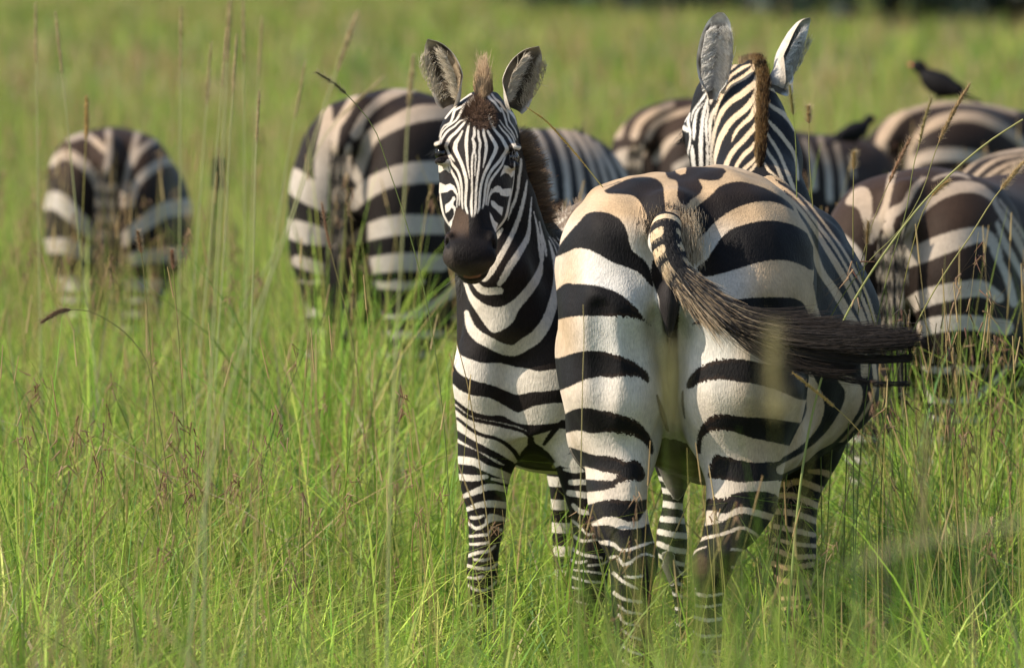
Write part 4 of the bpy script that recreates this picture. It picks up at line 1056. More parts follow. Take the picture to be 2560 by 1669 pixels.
    body_ops = [
        W('F', (1390, 1180, 25), (1385, 1300, 35), (1360, 1450, 40), (1350, 1552, 42), (1340, 1633, 35), (1300, 1793, 40), (1250, 1900, 45), (1215, 2000, 30), (1190, 2090, 10)),
        W('F', (1480, 1500, 14), (1470, 1563, 25), (1440, 1733, 45), (1400, 1903, 55), (1350, 2073, 60), (1270, 2273, 70), (1180, 2453, 75), (1090, 2613, 85), (1000, 2753, 100), (920, 2863, 120), (840, 2950, 120)),
        W('F', (1110, 2223, 30), (1040, 2313, 80), (1010, 2383, 30)),
        W('M', (575, 600, 10), (560, 800, 30), (545, 1000, 40), (530, 1150, 60), (500, 1280, 85), (420, 1420, 100), (340, 1552, 110)),
        W('C', (516, 177, 40), (480, 230, 40), (440, 300, 35), (418, 332, 25)),
        W('C', (265, 310, 20), (285, 330, 30), (330, 370, 40), (420, 370, 40)),
        WP('C', (215, 300), (240, 330), (270, 390), (330, 440), (390, 460), (450, 450), (520, 400), (600, 300), (640, 220), (650, 160), (660, 250), (640, 320), (580, 410), (530, 470), (490, 545), (430, 590), (380, 600), (340, 560), (300, 500), (250, 420)),
        W('C', (650, 60, 14), (656, 120, 16), (655, 200, 20)), W('C', (625, 0, 8), (650, 100, 12), (675, 160, 8)),
        W('C', (700, 110, 10), (728, 220, 25), (735, 330, 40), (715, 440, 50), (675, 550, 60), (620, 625, 70), (560, 665, 70), (500, 700, 60), (430, 690, 60), (370, 660, 60), (300, 620, 60), (258, 570, 50), (235, 490, 25)),
        WP('C', (160, 640), (182, 660), (200, 720), (260, 750), (330, 770), (420, 770), (500, 790), (570, 800), (640, 815), (780, 805), (780, 900), (680, 925), (600, 930), (520, 945), (470, 930), (400, 900), (330, 880), (260, 860), (200, 830), (165, 770)),
        WP('C', (130, 880), (160, 885), (200, 920), (270, 950), (350, 960), (420, 990), (470, 1020), (520, 1045), (560, 1030), (630, 1005), (780, 995), (780, 1085), (650, 1110), (560, 1110), (500, 1095), (430, 1060), (360, 1060), (280, 1040), (210, 1000), (140, 930)),
        WP('T', (130, 10), (200, 55), (300, 75), (370, 95), (395, 130), (362, 175), (352, 205), (300, 215), (220, 170), (130, 120)),
        WP('T', (395, 125), (440, 108), (500, 95), (560, 120), (580, 200), (540, 225), (490, 215), (450, 170), (410, 150)),
        K('T', (140, 22, 10), (200, 62, 13), (300, 84, 13), (370, 104, 13), (400, 128, 14)), K('T', (150, 60, 10), (215, 108, 13), (290, 132, 13), (335, 165, 15), (362, 205, 16)), K('T', (145, 110, 24), (210, 150, 24), (270, 180, 24), (330, 214, 22)),
        K('T', (500, 72, 16), (465, 112, 18), (440, 146, 12)), K('T', (565, 160, 18), (520, 190, 20), (490, 208, 12)), K('T', (395, 128, 20), (400, 150, 26), (430, 165, 18)),
        W('L', (200, 205, 50), (320, 220, 50), (400, 260, 45), (480, 290, 50), (560, 320, 40)), W('L', (210, 315, 40), (320, 325, 40), (405, 315, 30)), W('L', (440, 330, 20), (540, 350, 30)),
        W('L', (250, 445, 30), (350, 405, 40), (430, 380, 40), (540, 400, 35)), W('L', (270, 530, 30), (350, 500, 35), (430, 490, 45), (535, 500, 40)), W('L', (305, 580, 25), (350, 580, 25), (390, 565, 15)),
        W('L', (285, 615, 20), (340, 650, 25), (400, 620, 25), (430, 580, 50), (520, 590, 30)), W('L', (285, 700, 20), (350, 695, 22), (415, 685, 20), (440, 640, 12), (500, 660, 20)), W('L', (275, 750, 15), (350, 750, 22), (415, 740, 20)),
        W('L', (270, 832, 25), (350, 805, 25), (420, 795, 22), (460, 760, 15)), W('L', (320, 850, 15), (380, 855, 22), (440, 840, 15)), W('L', (270, 885, 22), (340, 905, 25), (430, 905, 22), (490, 865, 15)),
        W('L', (270, 960, 15), (310, 970, 18), (350, 970, 25), (385, 955, 12)), W('L', (270, 1005, 18), (330, 1045, 20), (400, 1045, 18), (480, 985, 15)), W('L', (275, 1130, 12), (340, 1150, 16), (400, 1140, 12)),
        W('L', (840, 250, 30), (880, 220, 40), (950, 190, 45), (1010, 170, 30), (1060, 160, 30)), W('L', (905, 270, 15), (980, 275, 35), (1060, 265, 30)), W('L', (950, 352, 35), (1070, 350, 35)), W('L', (940, 420, 40), (1070, 440, 40)),
        W('L', (965, 500, 30), (1010, 540, 35), (1080, 550, 25)), W('L', (960, 600, 20), (1010, 640, 20), (1060, 690, 18), (1110, 680, 12)), W('L', (960, 690, 20), (1020, 730, 22), (1140, 720, 15)), W('L', (960, 780, 25), (1020, 815, 25), (1150, 840, 15)),
        W('L', (945, 850, 15), (1000, 870, 25), (1050, 860, 15)), W('L', (1060, 890, 15), (1150, 880, 15), (1200, 850, 12)), W('L', (945, 915, 12), (1040, 925, 15), (1180, 945, 15)), W('L', (945, 960, 15), (1050, 990, 20), (1170, 1000, 15)),
        W('L', (960, 1030, 14), (1020, 1040, 15)), W('L', (990, 1120, 13), (1060, 1140, 13)),
        W('M', (612, 840, 12), (650, 1000, 22), (680, 1200, 30), (700, 1400, 40), (730, 1600, 40)), W('M', (700, 1000, 18), (740, 1180, 32), (790, 1380, 36), (815, 1552, 20)), W('M', (855, 1300, 18), (890, 1420, 30), (935, 1600, 36)),
        W('M', (860, 1240, 8), (950, 1390, 14), (1020, 1600, 16)), W('M', (920, 1260, 10), (1030, 1400, 16), (1130, 1600, 18)), W('M', (980, 1250, 8), (1100, 1370, 12), (1180, 1460, 14)),
    ]
    back_ops = [W('M', (920, 1085, 34), (1040, 990, 46), (1140, 920, 30)), W('M', (980, 1175, 30), (1100, 1110, 40), (1300, 1085, 34)), W('M', (1170, 1055, 22), (1330, 1015, 34), (1420, 950, 20)), W('M', (1100, 880, 14), (1220, 850, 14))]
    x, y, z = V.T
    hd = ((y < 27.10) & (z > 1.03)) | ((z > 1.33) & (y < 27.2))
    sdb = stripe_field(q2, body_ops, 'k')
    sdf = stripe_field(q2, face, 'k')
    bk = (y > 27.68)
    sdk = stripe_field(q2, back_ops, 'k')
    sd = np.where(hd, sdf, np.where(bk & (z > .85), sdk, sdb))
    hidden = (n[:, 1] > .2) & ~hd & (y < 27.68)
    far = far_torso_field(V, O, YW)
    sd = np.where(hidden | (bk & (z <= .85)), far, sd)
    nz = vnoise(V, 60, 9); nz2 = vnoise(V, 25, 10)
    ca = lerp(WHITE, CREAM, (0.15 + .25 * nz2)[:, None])
    cb = np.tile(BLACK, (len(V), 1)); cb = lerp(cb, BROWN * .6, (.35 * nz2)[:, None])
    # fluffy brown forehead
    fx, fy = CROPS['F'][0] + 775 / 5.969, CROPS['F'][1] + 520 / 5.969
    f = (1 - sstep(np.hypot((q2[:, 0] - fx) / 40, (q2[:, 1] - fy) / 46) + .35 * (nz - .5), .45, 1.05)) * hd
    cb = lerp(cb, (0.085, 0.048, 0.030), f[:, None]); ca = lerp(ca, (0.46, .36, .27), (f * .7)[:, None]); fore_f = f
    # brown tint at the lower ends of the face stripes, then the dark muzzle
    gy = q2[:, 1]
    bound = np.interp(q2[:, 0], [1105, 1128, 1138, 1150, 1165, 1180, 1195, 1208, 1218, 1226, 1240], [585, 560, 520, 514, 532, 540, 528, 516, 512, 540, 580])
    mz = sstep(gy + 7 * (nz - .5), bound - 5, bound + 9) * hd
    cheek = ((q2[:, 0] < np.interp(gy, [440, 520, 550, 580], [1150, 1140, 1133, 1124])) | (q2[:, 0] > np.interp(gy, [440, 520, 560, 585, 600], [1210, 1222, 1226, 1236, 1240]))) & (gy < 585)
    mz = np.where(cheek, 0, mz)
    br = sstep(gy, 500, 530) * (1 - sstep(gy, 560, 605)) * hd * (q2[:, 0] < 1172) * ~cheek
    mcol = lerp((0.0105, 0.008, 0.0075), (0.07, 0.042, 0.026), (br * .9)[:, None])
    low = sstep(gy + 10 * (nz - .5), 648, 676) * hd
    mcol = lerp(mcol, lerp((0.05, .036, .026), (0.13, .10, .075), nz[:, None]), (low * .8)[:, None])
    side = sstep(np.hypot((q2[:, 0] - 1120) / 16, (gy - 655) / 45), 1.2, .55) * hd
    mcol = lerp(mcol, (0.07, .055, .045), (side * .6)[:, None])
    nost = np.maximum(1 - sstep(np.hypot((q2[:, 0] - 1120.5) / 5.5, (gy - 612) / 11), .7, 1.2), 1 - sstep(np.hypot((q2[:, 0] - 1232) / 5, (gy - 617) / 11), .7, 1.2)) * hd
    mcol = lerp(mcol, (0.004, .003, .003), nost[:, None])
    lipy = np.interp(q2[:, 0], [1140, 1155, 1175, 1195, 1215], [684, 690, 694, 691, 682])
    lip = (1 - sstep(np.abs(gy - lipy), 1.5, 4.5)) * (q2[:, 0] > 1158) * (q2[:, 0] < 1202) * hd
    mcol = lerp(mcol, (0.01, .007, .006), ((1 - sstep(np.abs(gy - lipy - 5), 2, 5)) * hd * (q2[:, 0] > 1138) * (q2[:, 0] < 1216))[:, None])
    mcol = lerp(mcol, (0.30, .13, .09), (lip * .9)[:, None])
    ca = lerp(ca, mcol, mz[:, None]); cb = lerp(cb, mcol, mz[:, None])
    # dark lids
    for ex, ey in ((1101, 384), (1281, 392)):
        fe = (1 - sstep(np.hypot((q2[:, 0] - ex) / 18, (gy - ey) / 13), .75, 1.1)) * hd
        ca = lerp(ca, (.02, .015, .013), fe[:, None])
    # smudged grey-brown throat and elbow folds, fluffy back
    cc = np.hypot((q2[:, 0] - 1275) / 70, (gy - 850) / 40)
    cb = lerp(cb, (0.09, .065, .045), ((1 - sstep(cc, .3, 1)) * .6 * nz)[:, None])
    bkf = (bk & (z > .85))[:, None]
    cb = np.where(bkf, lerp((0.16, .115, .08), (.27, .20, .14), nz[:, None]), cb); ca = np.where(bkf, (.62, .53, .42), ca)
    lg = (sstep(-z, -.30, -.20) * (z > .05))[:, None]
    cb = lerp(cb, (0.055, .033, .02), lg * .9); ca = lerp(ca, (.20, .13, .08), lg * .8)
    hf = sstep(-z, -.07, -.04)[:, None]
    ca = lerp(ca, (.06, .05, .045), hf); cb = lerp(cb, (.06, .05, .045), hf)
    Vs, Qs, ns, sds, cas, cbs = [V], [Q], [n], [sd], [ca], [cb]
    off = len(V); furs = []
    specs = [(CP('E', 425, 770, 27.06), CP('E', 165, 75, 27.03), (-.72, -1, -.05), .050, 1.15, dict(bow=.055, base_frac=.62), 1),
             (CP('E', 1045, 810, 27.06), CP('E', 1330, 152, 27.03), (.72, -1, -.05), .050, 1.15, dict(bow=-.055, base_frac=.62), -1)]
    for i, (b, t, oo, w, cu, kw, sd_) in enumerate(specs):
        Ve, Qe, U, Vv, In, info = ear_mesh(b, t, oo, w, curl=cu, **kw)
        c = ear_colours(Ve, U, Vv, In, 30 + i, dark_in=(0.085, .065, .045), grey=(.58, .50, .40), back=(.60, .55, .48), edge=(.66, .57, .46), side=sd_, fluff=(.40, .31, .21))
        Vs.append(Ve); Qs.append(Qe + off); ns.append(grid_normals(Ve, Qe)); sds.append(np.full(len(Ve), 30.)); cas.append(c); cbs.append(c); off += len(Ve)
        furs.append(ear_fur(info, w, 1300, 50 + i, ((.36, .29, .20), (.74, .64, .50)), side=sd_, length=.026))
    body = mesh_from("zebra", np.vstack(Vs), np.vstack(Qs), MAT_COAT, np.vstack(ns), attrs=dict(sd=np.concatenate(sds), ca=np.vstack(cas), cb=np.vstack(cbs), ew=np.concatenate([np.where(hd, .22, .7), np.ones(off - len(V))])), origin=o)
    tag(body, "young zebra facing the camera with ears pricked", "zebra", "zebras of the herd")
    for Vf, Ff, cf in furs:
        mesh_from("ear_fur", Vf, Ff, MAT_HAIR, attrs=dict(ca=cf), origin=o, parent=body)
    for ex, ey, Y in ((232, 718, 26.975), (620, 740, 26.975)):
        eV, eF = sphere_mesh(CP('H', ex, ey, Y), .0172)
        mesh_from("eye", eV, eF, MAT_EYE, origin=o, parent=body)
    g = np.random.default_rng(5)
    # lashes and whiskers
    r1 = np.vstack([np.tile(CP('H', 212, 700, 26.93), (40, 1)) + g.normal(0, .005, (40, 3)), np.tile(CP('H', 634, 722, 26.93), (24, 1)) + g.normal(0, .005, (24, 3))])
    d1 = np.vstack([np.tile((-.75, -.35, -.45), (40, 1)), np.tile((.1, -.8, -.5), (24, 1))]) + g.normal(0, .18, (64, 3))
    lv, lf, _, _ = strands(r1, d1, .024, 3, .0005, None, .3, .02, g)
    r2 = np.array([CP('H', a, b, 26.85) for a, b in zip(g.uniform(300, 400, 36), g.uniform(1380, 1420, 36))])
    d2 = np.tile((-.5, -.2, -.8), (36, 1)) + g.normal(0, .35, (36, 3))
    wv, wf, _, _ = strands(r2, d2, 0.045, 4, .00025, None, .4, .02, g)
    h_ = 40 * 12
    mesh_from("eyelashes", lv[:h_], lf[lf.max(1) < h_], MAT_HAIR, attrs=dict(ca=np.full((h_, 3), .05)), origin=o, parent=body)
    mesh_from("eyelashes", lv[h_:], lf[lf.min(1) >= h_] - h_, MAT_HAIR, attrs=dict(ca=np.full((len(lv) - h_, 3), .05)), origin=o, parent=body)
    mesh_from("whiskers", wv, wf, MAT_HAIR, attrs=dict(ca=np.full((len(wv), 3), .35)), origin=o, parent=body)
    # fluffy hair of the forehead
    fm = np.where(fore_f > .15)[0]
    pk = g.choice(fm, 1700)
    dr = np.column_stack([(q2[pk, 0] - 1199) / 60.0, np.full(1700, -.35), (290 - q2[pk, 1]) / 45.0 + .1]) + g.normal(0, .22, (1700, 3)); dr /= np.linalg.norm(dr, axis=1, keepdims=True)
    dr = dr * np.array((1, .4, 1)) + n[pk] * .45
    hv, hf2, ht, hw = strands(V[pk], dr, g.uniform(.005, .011, 1700), 2, .00055, None, .4, 0, g)
    hc = np.where((sd[pk] > 0)[:, None], (.62, .52, .41), (.12, .068, .042)) * g.uniform(.6, 1.35, (1700, 1))
    mesh_from("forehead_hair", hv, hf2, MAT_HAIR, attrs=dict(ca=hc[hw]), origin=o, parent=body)
    # forelock
    N = 1700
    u = g.uniform(0, 1, N)
    base = np.array([CP('E', 735, 770, 27.0), CP('E', 740, 700, 27.03), CP('E', 745, 600, 27.09), CP('E', 750, 560, 27.16)])
    root = np.stack([smooth_interp(u, np.linspace(0, 1, 4), base[:, i]) for i in range(3)], 1)
    lat = np.clip(g.normal(0, .5, N), -1, 1)
    root += np.outer(lat * np.interp(u, [0, .3, 1], [.006, .013, .024]), (1, 0, 0)) - np.array((0, -.008, .012))
    d = np.stack([-lat * .10 * u + g.normal(0, .10, N), np.interp(u, [0, 1], [-.6, -.1]) + g.normal(0, .12, N), np.interp(u, [0, 1], [.75, 1.0])], 1)
    d /= np.linalg.norm(d, axis=1, keepdims=True)
    ln = np.interp(u, [0, .3, .7, 1], [.02, .045, .078, .086]) * g.uniform(.6, 1.1, N) * (1 - .6 * np.abs(lat))
    v1, f1, t1, w1 = strands(root, d, ln, 5, .0008, np.tile((0, 0, .15), (N, 1)), .35, .02, g)
    c = lerp((.07, .04, .022), (.36, .22, .12), (g.uniform(size=N) * np.interp(u, [0, .6, 1], [.6, 1, 1]))[:, None])
    mesh_from("forelock", v1, f1, MAT_HAIR, attrs=dict(ca=lerp(c[w1], (.62, .45, .28), (t1 ** 1.5 * .8)[:, None])), origin=o, parent=body)
    # short upright mane down the neck to the withers, fluffy brown
    path = np.array([P(1288, 350, 27.22), P(1312, 420, 27.32), P(1328, 490, 27.42), P(1345, 550, 27.52), P(1378, 592, 27.66), P(1435, 622, 27.80), P(1490, 640, 28.0)])
    N = 4600; u = g.uniform(0, 1, N) ** 1.1; tt = np.linspace(0, 1, len(path))
    root = np.stack([smooth_interp(u, tt, path[:, i]) for i in range(3)], 1)
    tang = np.stack([smooth_interp(np.clip(u + .03, 0, 1), tt, path[:, i]) - smooth_interp(np.clip(u - .03, 0, 1), tt, path[:, i]) for i in range(3)], 1)
    tang /= np.linalg.norm(tang, axis=1, keepdims=True)
    upv = np.array((.80, -.12, .55)) - tang * (tang @ np.array((.80, -.12, .55)))[:, None]; upv /= np.linalg.norm(upv, axis=1, keepdims=True)
    side = np.cross(tang, upv)
    lat = np.clip(g.normal(0, .5, N), -1, 1)
    root += side * (lat * .016)[:, None] - upv * .012
    d = upv + side * (lat * .2 + .12 * g.normal(size=N))[:, None] + tang * (.05 + .2 * g.normal(size=N))[:, None]
    d /= np.linalg.norm(d, axis=1, keepdims=True)
    ln = np.interp(u, [0, .2, .5, .65, .8, 1], [.05, .062, .055, .032, .026, .02]) * g.uniform(.5, 1.15, N) * (1 + .18 * np.sin(u * 55))
    v2, f2, t2, w2 = strands(root, d, ln, 4, .0009, None, .4, .02, g)
    clump = np.sin(u * 55) + .6 * np.sin(u * 91 + 1)
    c = lerp((.028, .017, .012), (.26, .155, .08), np.clip(.25 + .28 * clump + .3 * g.normal(size=N), 0, 1)[:, None])
    mesh_from("mane", v2, f2, MAT_HAIR, attrs=dict(ca=lerp(c[w2], (.30, .19, .10), (t2 ** 2 * .55)[:, None])), origin=o, parent=body)
    # fluff along the back
    bm_ = np.where((y > 27.72) & (n[:, 2] > .25) & (z > .95) & (q2[:, 0] > 1330))[0]
    if len(bm_):
        pick = g.choice(bm_, 4500)
        root = V[pick] + g.normal(0, .004, (4500, 3)); d = n[pick] * .8 + np.array((.3, .5, .0)) + g.normal(0, .25, (4500, 3)); d /= np.linalg.norm(d, axis=1, keepdims=True)
        v3, f3, t3, w3 = strands(root, d, g.uniform(.012, .024, 4500), 2, .0008, None, .4, 0, g)
        cl = np.where((sd[pick] > 0)[:, None], (.62, .53, .42), (.24, .175, .12)) * g.uniform(.7, 1.2, (4500, 1))
        mesh_from("back_hair", v3, f3, MAT_HAIR, attrs=dict(ca=cl[w3]), origin=o, parent=body)
    return body
young = build_young()

# ================================================================ the grazing herd behind
def build_grazer():
    """one grazing zebra in its own frame: tail at the origin, walking along +y"""
    S = Solid((-.52, -.15, -.02), (.52, 2.35, 1.42), 0.0145)
    S.tloft((0, 0), 0.0, [(0.06, .10, 1.20, 1.08, .92), (.12, .17, 1.27, 1.05, .86), (.2, .225, 1.305, 1.0, .78), (.32, .25, 1.322, .95, .68), (.48, .28, 1.31, .90, .62), (.66, .33, 1.28, .88, .58), (.85, .355, 1.265, .87, .56),
                         (1.0, .335, 1.27, .88, .57), (1.15, .29, 1.285, .92, .60), (1.3, .22, 1.26, .93, .66), (1.42, .15, 1.15, .92, .72), (1.5, .08, 1.05, .92, .8)], .05, 2.15)
    for s in (-1, 1):
        def m(st):
            return [(z, min(s * a, s * b), max(s * a, s * b), c, d) for z, a, b, c, d in st]
        S.zloft(m([(1.25, .20, .03, .14, .40), (1.18, .255, .02, .06, .46), (1.10, .283, .01, .02, .5), (.98, .297, .008, -.01, .52), (.88, .300, .01, -.01, .52), (.80, .294, .012, .0, .49), (.70, .262, .03, .03, .42), (.64, .238, .05, .05, .37),
                   (.58, .225, .06, .05, .3), (.52, .21, .068, .035, .235), (.47, .19, .065, .01, .17), (.43, .165, .055, -.005, .13), (.36, .15, .065, .0, .10), (.30, .145, .073, .02, .1), (.2, .14, .07, .03, .105), (.12, .145, .065, .03, .13), (.0, .155, .055, .05, .2)]), .025, 2.2)
        S.ball((s * .125, .30, 1.125), (.16, .23, .168), .04)
        S.zloft(m([(.80, .26, .02, 1.0, 1.42), (.66, .22, .05, 1.08, 1.36), (.55, .19, .07, 1.12, 1.32), (.47, .175, .08, 1.14, 1.28), (.38, .165, .085, 1.15, 1.275), (.32, .165, .085, 1.15, 1.27), (.26, .15, .095, 1.17, 1.25), (.18, .145, .1, 1.17, 1.24), (.1, .155, .09, 1.16, 1.26), (.0, .165, .08, 1.17, 1.31)]), .05, 2.2)
    S.ball((0, -.0, .90), (.012, .06, .22), .045, cut=True); S.ball((0, .1, .70), (.03, .22, .22), .03, cut=True)
    S.cone((0, .10, 1.235), (0, -.005, 1.14), .055, .038, .04)
    # neck bent down to the grass
    S.chain([((0, 1.22, .98), .22), ((0, 1.48, .86), .155), ((0, 1.72, .66), .115), ((0, 1.88, .50), .095)], .06)
    S.chain([((0, 1.90, .47), .105), ((0, 1.93, .33), .088), ((0, 1.90, .18), .062), ((0, 1.88, .10), .055)], .04)
    V, Q = S.skin()
    n = S.normals(V)
    return V, Q, n
GRV, GRQ, GRN = build_grazer()
def bg_stripes(V):
    """generic coat in the zebra's own frame: rings on the legs, bands over the haunch, upright bands on barrel and neck"""
    x, t, z = V.T
    ph = np.where(t < .62, (z - .55 * np.maximum(t - .05, 0)) / .118, (t + .15 * (z - .9)) / .105)
    a = np.sin(2 * math.pi * ph + .8 * np.sin(3 * x))
    b = np.sin(2 * math.pi * z / .062)
    nk = np.sin(2 * math.pi * (t - 1.1 * z) / .085)
    sd = np.where(z < .62, b, a)
    sd = np.where((t > 1.32) & (z > .3), nk, sd)
    return sd * 24 - 2
def herd_zebra(label, px, py_top, Y, yaw, sc, ops, base='k', brown=.5, tail_white=None, wide=1.0, slope=0.0, tan=.5, low=.74):
    """px: sight line of the tail root; py_top: height of the croup line; yaw: heading, 0 = straight away, + = to the right"""
    foot = P(px, 900, Y)
    X0 = (px - 1280) * Y / FPX
    top = P(px, py_top, Y + .3)[2]
    zs = top / 1.322
    c, s = math.cos(yaw), math.sin(yaw)
    L = GRV * np.array((sc * wide, sc, 1.0)); L = L * np.array((1, 1, zs)); L[:, 2] -= slope * np.clip(GRV[:, 1] - .2, 0, 9) * sstep(GRV[:, 2], .1, .7)
    Vw = np.stack([L[:, 0] * c + L[:, 1] * s, -L[:, 0] * s + L[:, 1] * c, L[:, 2]], 1) + np.array((X0, Y, 0))
    N = GRN / np.array((sc * wide, sc, zs))
    N = np.stack([N[:, 0] * c + N[:, 1] * s, -N[:, 0] * s + N[:, 1] * c, N[:, 2]], 1); N /= np.linalg.norm(N, axis=1, keepdims=True)
    q = chart(Vw)
    gen = bg_stripes(GRV)
    if ops:
        tr = stripe_field(q, ops, base)
        view = -(N @ np.array((X0 / Y, 1, 0)))
        use = (view > -.05) | (Vw[:, 2] > top - .06)
        fr = (GRV[:, 2] > low)
        gen = np.where(GRV[:, 2] < low, gen - 9, gen)
        sd = np.where(use & fr, tr, gen)
    else:
        sd = gen
    nz = vnoise(GRV, 12, 6)
    topf = sstep(GRV[:, 2], .95, 1.28)
    ca = lerp(WHITE * .68, (0.36, .26, .175), np.clip(.3 + tan * topf + .4 * (nz - .5), 0, 1)[:, None])
    cb = lerp(BLACK * .8, BROWN * .75, (np.clip(topf * brown + brown * .3 + .3 * (nz - .5), 0, 1))[:, None])
    org = (X0, Y, 0)
    body = mesh_from("zebra", Vw, GRQ, MAT_COAT_FAR, N, attrs=dict(sd=sd, ca=ca, cb=cb), origin=org)
    tag(body, label, "zebra", "zebras of the herd")
    # tail hanging down behind, banded above, dark tuft below
    R_ = lambda p: np.array((p[0] * c + p[1] * s + X0, -p[0] * s + p[1] * c + Y, p[2] * zs - slope * max(0, p[1] / sc - .2)))
    g = np.random.default_rng(int(px))
    M = 420
    u = g.uniform(0, 1, M)
    st = np.stack([R_((g.normal(0, .016), -.02 - .02 * k, 1.17 - .40 * k)) for k in u])
    d = np.stack([R_((g.normal(0, .10), -.05 + g.normal(0, .07), -1)) - R_((0, 0, 0)) for k in u]); d /= np.linalg.norm(d, axis=1, keepdims=True)
    v, f, t_, w = strands(st, d, np.interp(u, [0, .6, 1], [.09, .12, .30]) * sc, 4, .0035, None, .4, .02, g)
    zz = v[:, 2] / zs
    band = (np.sin(2 * math.pi * zz / .07) > .1) & (zz > .80) & (np.abs(g.normal(size=len(u)))[w] > .5)
    mesh_from("tail", v, f, MAT_HAIR, attrs=dict(ca=np.where(band[:, None], (.45, .37, .28), (.022, .016, .012))), origin=org, parent=body)
    # mane brush on the bent neck
    M = 900
    u = g.uniform(0, 1, M)
    crest = np.array([(0, 1.22, 1.265), (0, 1.42, 1.10), (0, 1.62, .90), (0, 1.82, .66), (0, 1.95, .56)])
    tt = np.linspace(0, 1, 5)
    rt = np.stack([smooth_interp(u, tt, crest[:, i]) for i in range(3)], 1) + np.column_stack([g.normal(0, .012, M), np.zeros(M), np.full(M, -.02)])
    root = np.stack([R_(p * np.array((sc, sc, 1))) for p in rt])
    dd = np.stack([R_((g.normal(0, .15), .62, .75)) - R_((0, 0, 0)) for _ in range(M)]); dd /= np.linalg.norm(dd, axis=1, keepdims=True)
    v, f, t_, w = strands(root, dd, g.uniform(.06, .10, M), 3, .003, None, .4, .02, g)
    col = np.where((np.sin(u * 60) > 0)[:, None], (.03, .02, .015), (.35, .27, .19))
    mesh_from("mane", v, f, MAT_HAIR, attrs=dict(ca=col[w]), origin=org, parent=body)
    for sx in (-1, 1):
        b = R_(np.array((sx * .06, 1.93, .52)) * (sc, sc, 1)); tp = R_(np.array((sx * .16, 2.02, .60)) * (sc, sc, 1)); oo = R_((sx * .6, .2, .3)) - R_((0, 0, 0))
        Ve, Qe, U, Vv, In, info = ear_mesh(b, tp, oo, .036, nu=12, nv=9)
        mesh_from("ear", Ve, Qe, MAT_HAIR, attrs=dict(ca=ear_colours(Ve, U, Vv, In, 3))
                  , origin=org, parent=body)
    return body
ops_left = [
    W('ZL', (600, 285, 42), (605, 400, 45), (590, 500, 35), (580, 600, 40), (580, 720, 40)), W('ZL', (765, 285, 45), (735, 400, 38), (705, 520, 34), (690, 620, 40), (680, 700, 30)),
    W('ZL', (380, 330, 34), (470, 305, 40), (540, 350, 42), (580, 390, 40)), W('ZL', (280, 460, 56), (360, 410, 62), (440, 450, 70), (500, 510, 62), (545, 600, 52), (540, 720, 44)),
    W('ZL', (220, 680, 110), (310, 670, 130), (400, 740, 110), (480, 820, 100), (550, 880, 90)), W('ZL', (210, 925, 96), (350, 920, 110), (480, 960, 110), (575, 975, 90)), W('ZL', (210, 1125, 90), (380, 1130, 100), (570, 1130, 100)),
    W('ZL', (940, 330, 30), (860, 340, 36), (780, 385, 42), (725, 470, 40)), W('ZL', (1050, 450, 72), (920, 450, 62), (830, 500, 62), (760, 570, 52), (720, 690, 50)),
    W('ZL', (1070, 700, 120), (920, 720, 110), (820, 780, 105), (740, 835, 90), (690, 890, 80)), W('ZL', (1070, 960, 100), (900, 970, 100), (740, 990, 90)), W('ZL', (1070, 1140, 80), (850, 1140, 90), (710, 1130, 90)),
]
ops_mid = [
    W('ZM', (345, 240, 60), (340, 330, 78), (325, 430, 82), (312, 550, 74), (335, 630, 62), (350, 720, 40)), W('ZM', (120, 540, 60), (190, 590, 150), (260, 650, 130), (335, 715, 62)), W('ZM', (110, 800, 100), (240, 840, 130), (340, 860, 100)), W('ZM', (200, 975, 70), (340, 1020, 80)),
    W('ZM', (490, 150, 44), (430, 260, 52), (390, 330, 46), (375, 440, 50), (372, 560, 45), (375, 680, 40)), W('ZM', (450, 420, 40), (440, 500, 44), (430, 580, 40)),
    W('ZM', (900, 130, 34), (800, 135, 34), (700, 150, 52), (600, 200, 54), (520, 280, 50), (485, 360, 66)), W('ZM', (940, 250, 80), (780, 262, 100), (660, 312, 84), (560, 375, 82), (520, 470, 72), (490, 570, 62)),
    W('ZM', (940, 540, 130), (750, 550, 130), (620, 582, 115), (520, 645, 105), (470, 710, 56)), W('ZM', (940, 800, 110), (700, 800, 120), (560, 830, 105), (480, 870, 64)), W('ZM', (900, 985, 100), (700, 980, 110), (540, 1000, 100)),
    W('H', (660, 480, 24), (700, 545, 26), (780, 635, 30), (830, 800, 36), (855, 960, 36)), W('H', (740, 440, 24), (785, 520, 28), (870, 640, 35), (920, 800, 36), (935, 1000, 35)), W('H', (800, 450, 24), (870, 540, 30), (960, 680, 35), (1000, 850, 36), (1015, 1000, 32)),
    W('H', (950, 575, 28), (1030, 700, 32), (1080, 850, 32), (1105, 980, 30)), W('H', (650, 590, 26), (720, 750, 28), (765, 950, 28)), W('H', (1030, 620, 26), (1100, 740, 30), (1150, 900, 30)), W('H', (1090, 660, 24), (1170, 800, 28), (1210, 940, 28)),
    W('H', (560, 470, 26), (640, 700, 30), (690, 950, 30)), W('H', (1180, 720, 22), (1250, 850, 26), (1290, 960, 26)),
]
